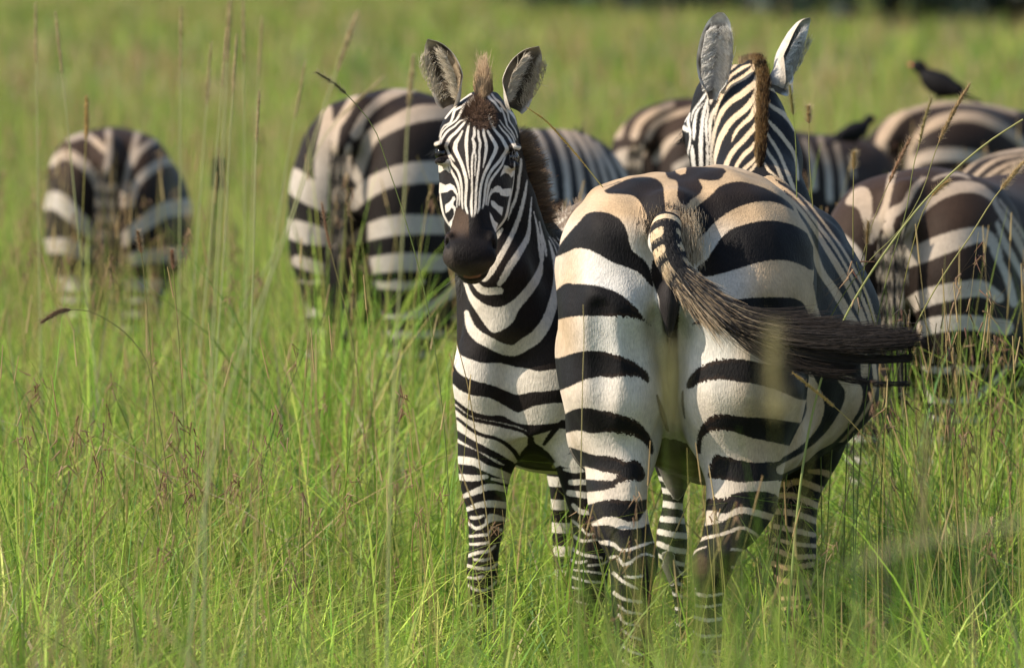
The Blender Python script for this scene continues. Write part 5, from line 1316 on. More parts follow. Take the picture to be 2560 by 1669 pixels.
ops_right = [
    WP('ZR', (330, 340), (380, 265), (430, 250), (468, 290), (474, 400), (452, 500), (425, 430), (395, 365)), WP('ZR', (200, 560), (240, 500), (280, 490), (340, 520), (410, 590), (432, 650), (405, 730), (340, 690), (260, 610)),
    W('ZR', (590, 170, 40), (575, 220, 50), (560, 300, 42), (540, 380, 50), (500, 470, 60), (470, 545, 42)), W('ZR', (750, 205, 34), (690, 280, 46), (650, 350, 52), (580, 400, 74), (560, 470, 70), (600, 560, 44)),
    W('ZR', (1000, 205, 18), (940, 185, 20), (860, 190, 20), (800, 215, 18)), W('ZR', (1130, 310, 50), (1050, 262, 70), (960, 252, 80), (880, 275, 78), (815, 315, 60), (745, 370, 60), (692, 460, 52), (660, 560, 62)),
    W('ZR', (1160, 620, 50), (1130, 560, 70), (1070, 512, 100), (960, 530, 124), (840, 570, 134), (740, 612, 130), (650, 645, 120)), W('ZR', (1160, 850, 70), (1060, 800, 110), (950, 810, 112), (840, 830, 120), (740, 860, 120), (660, 905, 100)),
    W('ZR', (1110, 290, 26), (1180, 410, 44), (1250, 520, 46), (1310, 640, 46)), W('ZR', (1150, 450, 30), (1200, 570, 42), (1260, 680, 42), (1320, 800, 40)), W('ZR', (1130, 600, 40), (1200, 730, 50), (1240, 880, 56)),
    W('ZR', (1200, 1010, 100), (1000, 985, 100), (800, 1000, 110), (660, 1060, 90)), W('ZR', (430, 860, 90), (520, 880, 80)), W('ZR', (1160, 320, 16), (1240, 430, 22), (1320, 560, 26)),
]
ops_bird = [
    W('B', (620, 910, 90), (640, 760, 100), (700, 660, 90), (780, 600, 70), (900, 555, 56), (1100, 530, 46), (1300, 545, 40), (1500, 600, 40)), W('B', (800, 950, 60), (820, 830, 44), (890, 725, 60), (1000, 655, 90), (1150, 622, 82), (1300, 645, 82), (1450, 722, 82), (1600, 840, 70)),
    W('B', (780, 1000, 70), (860, 910, 90), (960, 875, 100), (1100, 870, 100), (1300, 895, 90), (1500, 960, 90)), W('B', (520, 870, 90), (540, 960, 110)), W('B', (700, 1050, 60), (1000, 1060, 70), (1400, 1100, 70)),
]
ops_edge = [
    W('B', (1580, 950, 120), (1470, 1050, 112), (1410, 1150, 70)), W('B', (1620, 1200, 160), (1500, 1262, 80)), W('B', (1150, 1000, 26), (1180, 965, 28), (1270, 895, 28), (1420, 855, 26), (1620, 835, 24)), W('B', (1210, 1030, 28), (1320, 935, 28), (1430, 888, 25), (1620, 868, 20)),
    W('B', (1260, 1070, 28), (1360, 980, 28), (1480, 922, 25), (1620, 900, 20)), W('B', (1300, 1110, 26), (1390, 1020, 26), (1500, 945, 22)), W('B', (1620, 1420, 120), (1540, 1480, 80)),
]
ops_mid2 = [
    W('S', (1540, 330, 46), (1550, 300, 40), (1575, 275, 34), (1600, 262, 22)), W('S', (1585, 340, 26), (1600, 305, 22), (1635, 280, 20), (1680, 262, 16)), W('S', (1620, 345, 20), (1640, 310, 18), (1690, 285, 18), (1740, 270, 14)),
    W('S', (1560, 395, 60), (1600, 380, 40)), W('S', (1640, 400, 26), (1680, 350, 24), (1740, 325, 22)), W('S', (1690, 420, 24), (1740, 390, 24)),
    W('S', (2010, 350, 16), (2030, 400, 18), (2035, 470, 20)), W('S', (2050, 345, 16), (2070, 420, 18), (2075, 500, 18)), W('S', (2090, 360, 14), (2105, 430, 16), (2110, 500, 16)), W('S', (2125, 390, 12), (2135, 440, 14)),
    W('S', (1890, 300, 16), (1900, 380, 18), (1900, 460, 18)), W('S', (1930, 310, 16), (1945, 390, 18), (1950, 470, 18)), W('S', (1970, 330, 16), (1985, 400, 18), (1990, 470, 18)), W('S', (1850, 290, 16), (1855, 380, 18)), W('S', (1800, 280, 16), (1805, 380, 18)),
]
herd_zebra("grazing zebra standing alone at the far left, rump to the camera", 267, 318, 43.0, R(1), 0.97, ops_left, brown=.9, wide=.85, low=.60)
herd_zebra("grazing zebra behind the young one, rump turned and head lowered to the right", 858, 212, 36.0, R(36), 1.03, ops_mid, brown=.35, slope=.12)
herd_zebra("brown-backed grazing zebra seen from behind on the right, nearest of the blurred ones", 2238, 417, 31.2, R(20), 0.93, ops_right, brown=.95)
bird_zebra = herd_zebra("blurred grazing zebra with a black bird standing on its back", 2215, 252, 42.5, R(52), 1.0, ops_bird, brown=.5, tan=.8)
herd_zebra("zebra cut off by the right edge, showing fine back stripes", 2700, 352, 34.0, R(-26), 0.95, ops_edge, brown=.3, tan=.7, slope=.13)
mid2 = herd_zebra("blurred grazing zebra half hidden behind the big zebra's neck", 1600, 236, 41.5, R(45), 0.95, ops_mid2, brown=.8, tan=.7, slope=.13)

# ---------------------------------------------------------------- birds riding on the herd
MAT_BIRD = plain_material("black_plumage", (0.008, 0.007, 0.0075), .7, .12, .3, 60)
MAT_BILL = plain_material("red_bill", (0.60, 0.10, 0.06), .4, .4)
MAT_BIRDLEG = plain_material("bird_leg", (0.10, 0.07, 0.05), .6, .3)
def bird(label, foot, heading, size, pitch=R(32)):
    foot = np.asarray(foot, float)
    S = Solid((-.10, -.24, -.01), (.10, .24, .36), 0.006)
    d = np.array((0, math.cos(pitch), math.sin(pitch)))
    c = np.array((0, 0, .125))
    up = np.array((0, -math.sin(pitch), math.cos(pitch)))
    rot = np.array([(1, 0, 0), d, up])
    S.ball(c, (.066, .11, .070), .02, rot)
    S.ball(c + d * .05 + up * .005, (.046, .06, .05), .02, rot)
    S.cone(c + d * .09 + up * .015, c + d * .135 + up * .038, .036, .028, .025)
    S.ball(c + d * .15 + up * .045, (.036, .042, .036), .015, rot)
    S.cone(c - d * .08, c - d * .15 - up * .003, .036, .018, .03)
    S.ball(c - d * .20 - up * .008, (.026, .12, .010), .015, rot)       # tail feathers
    for s in (-1, 1):
        S.ball(c - d * .03 + np.array((s * .045, 0, 0)) + up * .012, (.016, .115, .04), .012, rot)   # folded wing
        S.cone((s * .022, -.005, .10), (s * .024, .005, .055), .022, .012, .015)
    V, Q = S.skin(); n = S.normals(V)
    ch, sh = math.cos(heading), math.sin(heading)
    def tr(v): 
        v = np.atleast_2d(v) * size
        return np.stack([v[:, 0] * ch + v[:, 1] * sh, -v[:, 0] * sh + v[:, 1] * ch, v[:, 2]], 1) + foot
    b = mesh_from("bird", tr(V), Q, MAT_BIRD, origin=foot)
    tag(b, label, "bird")
    hd = c + d * .15 + up * .045
    pts = np.array([[hd + d * .025 - up * .003, hd + d * .045 - up * .007, hd + d * .063 - up * .015]])
    v, f, _, _ = tubes(pts, np.array([.014]), .12, 8)
    mesh_from("bill", tr(v), f, MAT_BILL, origin=foot, parent=b)
    for s in (-1, 1):
        e, ef = sphere_mesh(hd + np.array((s * .024, .008, .006)), .006, 8, 6)
        mesh_from("eye", tr(e), ef, MAT_BILL, origin=foot, parent=b)
        segs = [[(s * .024, .005, .06), (s * .025, .012, .03), (s * .026, .0, .0)], [(s * .026, .0, .0), (s * .026, .02, -.002), (s * .026, .04, -.004)],
                [(s * .026, .0, .0), (s * .036, .018, -.002), (s * .044, .032, -.005)], [(s * .026, .0, .0), (s * .026, -.012, -.001), (s * .026, -.025, -.003)]]
        v, f, _, _ = tubes(np.array(segs, float), np.full(4, .0045), .7, 6)
        mesh_from("leg", tr(v), f, MAT_BIRDLEG, origin=foot, parent=b)
    return b
bird("black bird with a red bill standing on a grazing zebra's back", P(2350, 246, 42.95) - (0, 0, .03), R(-74), .68, R(22))
bird("black bird low on a zebra's back, half hidden between two rumps", P(2135, 372, 41.9), R(70), 0.5, R(20))

# ================================================================ ground, far wood
def ground_z(x, y):
    return 0.03 * np.sin(.31 * x + .2) * np.sin(.17 * y + 1.0) * np.clip((y - 30) / 20, 0, 1) * 2
def build_ground():
    ys = np.concatenate([np.linspace(-30, 60, 91), np.geomspace(61, 2400, 90)])
    xs = np.concatenate([-np.geomspace(1500, 12, 40), np.linspace(-11, 11, 45), np.geomspace(12, 1500, 40)])
    X, Y = np.meshgrid(xs, ys, indexing='ij')
    Z = ground_z(X, Y) * (np.abs(X) < 60) * (Y < 300)
    V = np.stack([X, Y, Z], 2).reshape(-1, 3)
    ny = len(ys)
    i, j = np.meshgrid(np.arange(len(xs) - 1), np.arange(ny - 1), indexing='ij')
    a = (i * ny + j).ravel()
    F = np.stack([a, a + ny, a + ny + 1, a + 1], 1)
    m, nt, bs = new_mat("grassland_ground")
    N, Lk = nt.nodes, nt.links
    tc = N.new("ShaderNodeTexCoord")
    mp = N.new("ShaderNodeMapping"); mp.inputs["Scale"].default_value = (0.22, 0.05, 1)
    Lk.new(tc.outputs["Object"], mp.inputs[0])
    n1 = N.new("ShaderNodeTexNoise"); n1.inputs["Scale"].default_value = 1.0; n1.inputs["Detail"].default_value = 7; n1.inputs["Roughness"].default_value = .65
    Lk.new(mp.outputs[0], n1.inputs["Vector"])
    r = N.new("ShaderNodeValToRGB")
    e = r.color_ramp.elements
    e[0].position = .34; e[0].color = (.12, .145, .042, 1)
    e[1].position = .66; e[1].color = (.19, .185, .068, 1)
    Lk.new(n1.outputs["Fac"], r.inputs[0])
    # near soil coloured dark so grass gaps read as shaded; sward colour far off
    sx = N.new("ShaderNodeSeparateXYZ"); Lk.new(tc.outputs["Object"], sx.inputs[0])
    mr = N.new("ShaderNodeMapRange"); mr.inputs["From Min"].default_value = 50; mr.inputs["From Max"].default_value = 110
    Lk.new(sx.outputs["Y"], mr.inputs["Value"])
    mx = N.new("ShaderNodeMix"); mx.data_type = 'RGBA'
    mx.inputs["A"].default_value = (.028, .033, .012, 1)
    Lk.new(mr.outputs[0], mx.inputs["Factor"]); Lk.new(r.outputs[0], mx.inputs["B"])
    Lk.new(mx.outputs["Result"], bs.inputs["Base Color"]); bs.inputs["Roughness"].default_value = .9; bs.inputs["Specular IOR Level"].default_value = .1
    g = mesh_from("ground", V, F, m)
    tag(g, kind='structure')
build_ground()
def build_wood():
    """far line of trees that reads as one mass"""
    g = np.random.default_rng(3)
    Vs, Fs, Cs = [], [], []; off = 0
    for k in range(150):
        x = g.uniform(-60, 75); 
        y = np.interp(x, [-60, -3, 2, 7, 10, 75], [560, 540, 350, 292, 266, 260]) + g.uniform(0, 40)
        h = g.uniform(5, 11); w = g.uniform(3, 6)
        n = 900
        th = g.uniform(0, 6.283, n); u = g.uniform(-1, 1, n); rr = g.uniform(.45, 1, n) ** .5
        lob = 1 + .25 * np.sin(3 * th + k) * np.cos(4 * u)
        c = np.stack([x + w * rr * lob * np.sqrt(1 - u * u) * np.cos(th), y + w * rr * lob * np.sqrt(1 - u * u) * np.sin(th), h * .55 + h * .52 * rr * lob * u], 1)
        c[:, 2] = np.maximum(c[:, 2], .2)
        a = g.normal(size=(n, 3)); a /= np.linalg.norm(a, axis=1, keepdims=True); b = np.cross(a, g.normal(size=(n, 3))); b /= np.linalg.norm(b, axis=1, keepdims=True)
        s = g.uniform(.25, .6, (n, 1))
        V = np.stack([c - a * s, c + b * s * .6, c + a * s, c - b * s * .6], 1).reshape(-1, 3)
        Vs.append(V); Fs.append(np.arange(off, off + 4 * n).reshape(-1, 4)); off += 4 * n
        Cs.append(np.repeat(np.array((.045, .066, .056)) * g.uniform(.6, 1.3, (n, 1)), 4, 0))  # bluish leaf colour, with the distance haze mixed in
        v, f, _, _ = tubes(np.array([[(x, y, 0), (x + .1, y, h * .35), (x, y, h * .7)]]), np.array([.25]), .5, 6)
        Vs.append(v); Fs.append(f + off); off += len(v); Cs.append(np.tile((.08, .06, .045), (len(v), 1)))
    o = mesh_from("wood", np.vstack(Vs), np.vstack(Fs), MAT_GRASS, smooth=False, attrs=dict(ca=np.vstack(Cs)))
    tag(o, "dark far-off line of trees along the top of the picture", "wood", kind='stuff')
build_wood()

# ================================================================ grass
def blades(x, y, h, w, lean, col, seg=4, g=rng, tipcol=None, twist=True):
    """ribbon blades: x, y, h, w arrays; lean = sideways travel of the tip relative to h"""
    N = len(x)
    az = g.uniform(0, 6.283, N)
    la = g.uniform(0, 6.283, N)
    t = np.linspace(0, 1, seg + 1)
    base = np.stack([x, y, ground_z(x, y)], 1)
    dirn = np.stack([np.cos(la), np.sin(la), np.zeros(N)], 1)
    wid = np.stack([np.cos(az), np.sin(az), np.zeros(N)], 1)
    V = np.empty((N, seg + 1, 2, 3))
    C = np.empty((N, seg + 1, 2, 3))
    tc = col if tipcol is None else tipcol
    for i, tt in enumerate(t):
        c = base + dirn * (lean * h * tt ** 2)[:, None]
        c[:, 2] += h * (tt - .25 * np.minimum(lean, 1.2) * tt ** 2.5)
        ww = w * (1 - .93 * tt ** 1.8) * .5
        V[:, i, 0] = c - wid * ww[:, None]; V[:, i, 1] = c + wid * ww[:, None]
        cc = lerp(col, tc, tt ** 1.5)
        C[:, i, 0] = cc; C[:, i, 1] = cc
    b = (np.arange(N) * (seg + 1) * 2)[:, None]
    F = np.concatenate([np.stack([b[:, 0] + 2 * i, b[:, 0] + 2 * i + 1, b[:, 0] + 2 * i + 3, b[:, 0] + 2 * i + 2], 1) for i in range(seg)])
    return V.reshape(-1, 3), F, C.reshape(-1, 3)
GREENS = np.array([(.085, .165, .018), (.13, .215, .022), (.18, .265, .03), (.24, .30, .045), (.32, .33, .075), (.08, .15, .045)])
DRY = np.array([(.36, .29, .10), (.42, .30, .13), (.30, .18, .07), (.40, .33, .18)])
class Bag:
    def __init__(s): s.V = []; s.F = []; s.C = []; s.n = 0
    def add(s, v, f, c):
        s.V.append(v); s.F.append(f + s.n); s.C.append(c); s.n += len(v)
    def build(s, name, mat, smooth=True, **kw):
        return mesh_from(name, np.vstack(s.V), np.vstack(s.F), mat, smooth=smooth, attrs=dict(ca=np.vstack(s.C)), **kw)
def clumpy(n, y0, y1, spread, cl, g, pw=1.0):
    """tuft centres scattered over the wedge in view, blades gathered round them"""
    m = max(1, n // cl)
    yc = np.sqrt(g.uniform(y0 ** 2, y1 ** 2, m)); xc = g.uniform(-1, 1, m) * (yc * .0457 * (1.30 if y1 < 40 else 1.9) + .6)
    k = g.integers(0, m, n)
    return xc[k] + g.normal(0, spread, n), yc[k] + g.normal(0, spread, n), k, m
def seed_red(p, g, s=1.0):
    """drooping red-brown oat heads with long awns at stalk tips p (N,3)"""
    N = len(p); K = 7
    pp = np.repeat(p, K, 0) + g.normal(0, .008 * s, (N * K, 3)) - np.array((0, 0, 1)) * g.uniform(0, .06 * s, (N * K, 1))
    d = g.normal(0, .45, (N * K, 3)) + np.array((0, 0, -.9)); d /= np.linalg.norm(d, axis=1, keepdims=True)
    v1, f1, t1, w1 = tubes(pp[:, None] + d[:, None] * np.linspace(0, 1, 3)[None, :, None] * .026 * s, np.full(N * K, .0016 * s), .3, 4)
    c1 = lerp((.17, .075, .05), (.50, .34, .19), g.uniform(size=N * K)[:, None])[w1]
    d2 = d + g.normal(0, .35, d.shape); d2 /= np.linalg.norm(d2, axis=1, keepdims=True)
    v2, f2, t2, w2 = tubes((pp + d * .02 * s)[:, None] + d2[:, None] * np.linspace(0, 1, 3)[None, :, None] * .055 * s, np.full(N * K, .0005), .5, 3)
    c2 = np.tile((.12, .08, .04), (len(v2), 1))
    return [(v1, f1, c1), (v2, f2, c2)]
def stalk_pts(base, tip, bow, n=7):
    t = np.linspace(0, 1, n)[None, :, None]
    return base[:, None] * (1 - t) + tip[:, None] * t + bow[:, None] * (4 * t * (1 - t))
def build_grass():
    g = np.random.default_rng(42)
    bag = Bag()
    def layer(n, y0, y1, hm, hs, wm, lean, cl, spread, dry=.06, seg=4, bright=1.0, keep=None, hfun=None, var=.2):
        x, y, k, m = clumpy(n, y0, y1, spread, cl, g)
        hk = g.uniform(.75, 1.25, m)[k]
        h = np.clip(g.normal(hm, hs, n) * hk, .05, 2)
        if hfun is not None: h = h * hfun(x, y)
        ci = np.clip((g.normal(2.0, 1.2, m)[k] + g.normal(0, .9, n)).round().astype(int), 0, 5)
        c = GREENS[ci] * np.array((.97, .99, .92)) * g.uniform(.75, 1.25, (n, 1)) * bright * (1 + var * (g.uniform(-1, .8, m)[k])[:, None])
        pt = vnoise(np.column_stack([x, y * .6]), 2.1, 8)          # patches of straw and of fresh growth
        c = c * (.78 + .44 * vnoise(np.column_stack([x, y * .5]), 3.3, 12))[:, None]
        isd = g.uniform(size=n) < dry * (.3 + 3.2 * sstep(pt, .5, .85))
        c[isd] = DRY[g.integers(0, 4, isd.sum())] * g.uniform(.7, 1.1, (isd.sum(), 1))
        tip = np.where((g.uniform(size=n) < .25)[:, None], lerp(c, (.34, .27, .10), .5), c * 1.05)
        sel = np.ones(n, bool) if keep is None else keep(x, y, h)
        bag.add(*blades(x[sel], y[sel], h[sel], g.uniform(.6, 1.4, sel.sum()) * wm, np.abs(g.normal(0, lean, sel.sum())), c[sel], seg, g, tip[sel]))
    # sward: lower round the two near animals, taller beyond
    def low(x, y):
        return 1.0 - .42 * np.exp(-((x - .25) / .8) ** 2 - ((y - 25.2) / 2.4) ** 2)
    pxl = lambda x, y: x / y * FPX + 1280
    def mid(x, y):
        p = pxl(x, y)
        # tall stand in front of the grazing herd, left and right of the near pair
        return np.interp(p, [550, 750], [.64, 1]) + .22 * sstep(p, 620, 720) * (1 - sstep(p, 1080, 1140)) * (1 - sstep(y, 34.5, 36)) + .30 * np.interp(p, [900, 1150, 2050, 2200], [1, .1, .1, .25]) * sstep(y, 31, 35) * (1 - sstep(y, 42.5, 44.5))
    def right(x, y):
        p = pxl(x, y)
        return low(x, y) + .85 * sstep(p, 2120, 2300) * sstep(y, 27, 29.5)
    layer(29000, 22.8, 31, .27, .10, .0100, .85, 20, .05, .04, 5, bright=1.45, hfun=right, var=.6)
    layer(12000, 21.0, 30.5, .37, .12, .0066, .60, 8, .06, .12, 4, bright=1.5, hfun=low, var=.4)
    layer(7000, 24, 30.8, .44, .13, .0082, 1.2, 5, .06, .08, 6, bright=1.7, hfun=low, var=.4)
    layer(40000, 30.5, 43, .46, .14, .0110, .42, 20, .07, .08, 4, bright=1.5, hfun=mid, var=.45)
    layer(7000, 27.5, 36, .66, .14, .0060, .9, 6, .08, .10, 6, bright=1.6, var=.5, keep=lambda x, y, h: (pxl(x, y) < 1110) | (pxl(x, y) > 2230))
    layer(44000, 42.5, 62, .48, .14, .013, .4, 22, .10, .16, 3, bright=1.4, var=.3)
    layer(66000, 60, 110, .46, .15, .018, .4, 18, .2, .30, 3, bright=1.3, var=.2)
    layer(90000, 105, 600, .42, .15, .06, .4, 14, .5, .40, 2, bright=1.15)
    # near, out-of-focus blades that rise into the bottom of the picture
    layer(420, 14.0, 20.5, .74, .13, .006, .35, 7, .06, .35, 6, bright=1.4, keep=lambda x, y, h: (g.uniform(size=len(x)) < np.interp(x / y * FPX + 1280, [0, 300, 900, 1500, 1700, 2300, 2560], [.5, .55, .5, .6, .8, .9, .9])))
    layer(3600, 15.2, 18.8, .75, .08, .007, .30, 9, .06, .12, 6, bright=1.2, keep=lambda x, y, h: (pxl(x, y) > 1430) & (pxl(x, y) < 2120))
    layer(1500, 15.0, 18.2, .80, .09, .006, .35, 7, .06, .55, 6, bright=1.3, keep=lambda x, y, h: (pxl(x, y) < 1000) | (pxl(x, y) > 2100))
    grass = bag.build("grass", MAT_GRASS)
    tag(grass, "green sward of the savanna with dry blades among it", "grass", kind='stuff')
    # thin flowering stalks everywhere in the sward
    sb = Bag()
    def stalks(n, y0, y1, h0, h1, rad, head=.5, s=1.0, keep=None):
        y = np.sqrt(g.uniform(y0 ** 2, y1 ** 2, n)); x = g.uniform(-1, 1, n) * (y * .0457 * 1.3 + .4)
        h = g.uniform(h0, h1, n) * g.uniform(.8, 1.1, n)
        if keep is not None:
            k = keep(x, y, h); x, y, h = x[k], y[k], h[k]
        n = len(x)
        base = np.stack([x, y, ground_z(x, y)], 1)
        tip = base + np.stack([g.normal(0, .12, n) * h, g.normal(0, .12, n) * h, h], 1)
        bow = np.stack([g.normal(0, .03, n), g.normal(0, .03, n), np.zeros(n)], 1)
        pts = stalk_pts(base, tip, bow)
        v, f, t, w = tubes(pts, g.uniform(.7, 1.3, n) * rad, .55)
        c = lerp(GREENS[g.integers(1, 5, n)] * 1.2, DRY[g.integers(0, 4, n)], (g.uniform(size=(n, 1)) ** 1.6))
        c2 = lerp(c, (.42, .28, .13), .5)
        sb.add(v, f, lerp(c[w], c2[w], t[:, None]))
        u = g.uniform(size=n)
        hd = u < head
        if hd.any():
            for a in seed_red(tip[hd], g, s): sb.add(*a)
        # slim spikes on the rest
        sp = (u > head) & (u < head + .35)
        if sp.any():
            d = tip[sp] - pts[sp][:, -2]; d /= np.linalg.norm(d, axis=1, keepdims=True)
            q = tip[sp][:, None] + d[:, None] * np.linspace(0, 1, 5)[None, :, None] * (.06 + .05 * g.uniform(size=(sp.sum(), 1, 1)))
            v, f, t, w = tubes(q, np.full(sp.sum(), rad * 1.8), .5, 5)
            sb.add(v, f, lerp((.38, .25, .11), (.55, .42, .20), g.uniform(size=(sp.sum(), 1)))[w])
    def clear(x, y, h):
        """keep the two near animals free of stalks standing in front of their faces and rumps"""
        px = x / y * FPX + 1280
        top = 834.5 + 939.5 - 939.5 - (0)   # unused level
        pyt = -105 + (EYE - h) * FPX / y
        bad = (y < 27.3) & (px > 1090) & (px < 2230) & (pyt < 1180)
        return ~bad | (g.uniform(size=len(x)) < .06)
    stalks(620, 22.5, 31, .45, .95, .0012, .26, 1.0, clear)
    stalks(900, 31, 42.5, .60, 1.15, .0018, .30, 1.2)
    stalks(520, 42, 62, .7, 1.25, .0024, .25, 1.6)
    stalks(300, 62, 110, .7, 1.2, .005, .2, 2.5)
    stalks(620, 25.0, 30.2, .72, 1.12, .0013, .50, 1.3, lambda x, y, h: x / y * FPX + 1280 > 2190)
    stalks(90, 23.5, 28, .55, .85, .0013, .75, 1.3, lambda x, y, h: x / y * FPX + 1280 < 1080)
    st = sb.build("flowering_grass", MAT_GRASS)
    tag(st, "thin flowering stalks with red-brown seed heads scattered through the sward", "grass", kind='stuff')
build_grass()

# ================================================================ the tall single stalks that stand out
def foxtail(label, crop, pts, Y, head, rad=.0016, hrad=.0055, col=(.16, .24, .06), hcol=(.30, .20, .09), bristle=.012, group=None, kind='spike', flat=0.0):
    """pts: path of the stalk from foot to tip in crop measures; head = fraction of the path where the seed head begins"""
    hrad *= .72; rad *= 1.15
    hcol = tuple(min(.7, c * 1.45) for c in hcol)
    g = np.random.default_rng(int(abs(pts[-1][0] * 7 + pts[-1][1])))
    p3 = np.array([CP(crop, x, y, Y) for x, y in pts])
    full = np.linalg.norm(np.diff(p3, axis=0), axis=1).sum()
    low = p3[0].copy()
    if low[2] > .02:                 # continue to the ground
        d = p3[0] - p3[1]; d /= np.linalg.norm(d)
        foot = np.array((low[0] + d[0] * low[2] * .35, Y + .05, 0.0))
        p3 = np.vstack([foot, p3])
    # even curve
    seg = np.r_[0, np.cumsum(np.linalg.norm(np.diff(p3, axis=0), axis=1))]; head *= full / seg[-1]; seg /= seg[-1]
    u = np.unique(np.r_[np.linspace(0, 1, 40), 1 - head, np.linspace(1 - head, 1, 14)])
    path = np.stack([smooth_interp(u, seg, p3[:, i]) for i in range(3)], 1)
    path[:, 1] += .04 * np.sin(3 * u)
    o = path[0]
    hi = int(np.searchsorted(u, 1 - head - 1e-9))
    v, f, t, w = tubes(path[None, :hi + 1], np.array([rad]), .6, 5)
    root = bpy.data.objects.new("grass_stalk", None); root.empty_display_size = .05; COL.objects.link(root); root.location = tuple(o)
    tag(root, label, "grass stalk", group)
    cc = lerp(np.array(col), lerp(np.array(col), hcol, .5), t[:, None])
    mesh_from("stem", v, f, MAT_GRASS, attrs=dict(ca=cc), origin=o, parent=root)
    if head > 0:
        hp = path[hi:]
        hh = np.stack([smooth_interp(np.linspace(0, 1, 14), np.linspace(0, 1, len(hp)), hp[:, i]) for i in range(3)], 1)
        prof = np.interp(np.linspace(0, 1, 14), [0, .08, .5, .9, 1], [.4, .9, 1, .8, .3])
        ns = 8
        tan = np.gradient(hh, axis=0); tan /= np.linalg.norm(tan, axis=1, keepdims=True)
        a = np.cross(tan, (0, 1, 0)); a /= np.linalg.norm(a, axis=1, keepdims=True); b = np.cross(tan, a)
        V = np.stack([hh + (a * math.cos(2 * math.pi * s / ns) + b * math.sin(2 * math.pi * s / ns)) * (hrad * .75 * prof)[:, None] for s in range(ns)], 1).reshape(-1, 3)
        F = np.array([(i * ns + s, i * ns + (s + 1) % ns, (i + 1) * ns + (s + 1) % ns, (i + 1) * ns + s) for i in range(13) for s in range(ns)])
        C = np.tile(hcol, (len(V), 1)) * .8
        n = 420
        k = g.uniform(0, 1, n); an = g.uniform(0, 6.283, n)
        c0 = np.stack([np.interp(k, np.linspace(0, 1, 14), hh[:, i]) for i in range(3)], 1)
        tn = np.stack([np.interp(k, np.linspace(0, 1, 14), tan[:, i]) for i in range(3)], 1)
        A = np.cross(tn, (0, 1, 0)); A /= np.linalg.norm(A, axis=1, keepdims=True); B = np.cross(tn, A)
        nd = A * np.cos(an)[:, None] + B * np.sin(an)[:, None]
        pr = np.interp(k, [0, .08, .5, .9, 1], [.4, .9, 1, .8, .3])
        grain = k < 2
        v1, f1, t1, w1 = strands(c0 + nd * (hrad * .5 * pr)[:, None], nd * .7 + tn, hrad * 1.1 * pr, 2, hrad * .22, None, .4, 0, g)
        c1 = lerp(np.array(hcol) * .6, np.array(hcol) * 1.5, g.uniform(size=(n, 1)))[w1]
        v2, f2, t2, w2 = strands(c0 + nd * (hrad * .6 * pr)[:, None], nd + tn * .8 + g.normal(0, .3, (n, 3)), bristle * g.uniform(.3, 1, n), 2, .00025, None, .5, 0, g)
        c2 = np.tile(lerp(hcol, (.6, .5, .35), .5), (len(v2), 1))
        mesh_from("seed_head", np.vstack([V, v1, v2]), np.vstack([F, f1 + len(V), f2 + len(V) + len(v1)]), MAT_GRASS, attrs=dict(ca=np.clip(np.vstack([C, c1, c2]), 0, 1)), origin=o, parent=root)
    return root
GR = "tall foxtail grass stalks"
foxtail("tallest foxtail stalk on the right, its long brown head leaning right over the blurred back", 'B', [(560, 1552), (760, 1350), (880, 1150), (1000, 800), (1100, 590), (1205, 410)], 26.4, .33, hrad=.0062, group=GR)
foxtail("upright foxtail with a slim greenish head, just left of the tallest leaning one", 'B', [(700, 1552), (790, 1250), (850, 900), (875, 810), (910, 650), (958, 500)], 26.6, .29, hrad=.0042, hcol=(.26, .21, .08), group=GR)
foxtail("foxtail with a purplish bristly head leaning right above the brown-backed rump", 'B', [(520, 1500), (580, 1300), (685, 1045), (750, 900), (820, 765)], 26.8, .40, hrad=.0056, hcol=(.28, .16, .09), group=GR)
foxtail("short-headed foxtail beside the big zebra's right ear", 'R', [(1215, 1552), (1190, 1200), (1187, 980), (1187, 900), (1184, 820)], 26.9, .19, hrad=.0052, hcol=(.33, .24, .10), group=GR)
foxtail("thin olive stalk standing against the big zebra's neck edge", 'N', [(1460, 1552), (1450, 1100), (1420, 800), (1395, 600), (1375, 415)], 27.0, .33, hrad=.004, hcol=(.24, .22, .06), group=GR)
foxtail("upright foxtail with a tan head left of the brown-backed rump", 'B', [(450, 1552), (448, 1300), (450, 1080), (452, 960), (455, 850)], 26.7, .17, hrad=.0048, hcol=(.33, .23, .09), group=GR)
foxtail("long pale green stem arching to the right edge across the brown-backed rump", 'ZR', [(420, 800), (560, 590), (760, 330), (960, 130), (1120, 0), (1290, -110)], 26.0, 0, rad=.0032, col=(.33, .42, .14), group=GR)
foxtail("foxtail leaning right at the frame's right edge, its stem crossing the brown-backed rump", 'ZR', [(730, 970), (870, 720), (1000, 530), (1150, 295), (1220, 210), (1300, 110)], 26.2, .20, rad=.0022, hrad=.006, hcol=(.38, .27, .12), col=(.27, .33, .10), group=GR)
foxtail("ochre foxtail bent right in front of the brown-backed rump's dark band", 'ZR', [(700, 560), (735, 430), (770, 350), (820, 280), (895, 215)], 26.9, .32, hrad=.005, hcol=(.40, .27, .09), group=GR)
foxtail("small dark foxtail low on the left side of the brown-backed rump", 'ZR', [(425, 760), (440, 660), (447, 590), (452, 510), (456, 440)], 26.6, .4, hrad=.0045, hcol=(.24, .17, .07), group=GR)
foxtail("arched foxtail with a dark nodding head in front of the lone left zebra", 'ZL', [(860, 1800), (800, 1540), (700, 1410), (600, 1335), (450, 1273), (340, 1280), (225, 1345)], 26.0, .19, rad=.0015, hrad=.0062, hcol=(.20, .12, .07), bristle=.014, group=GR)
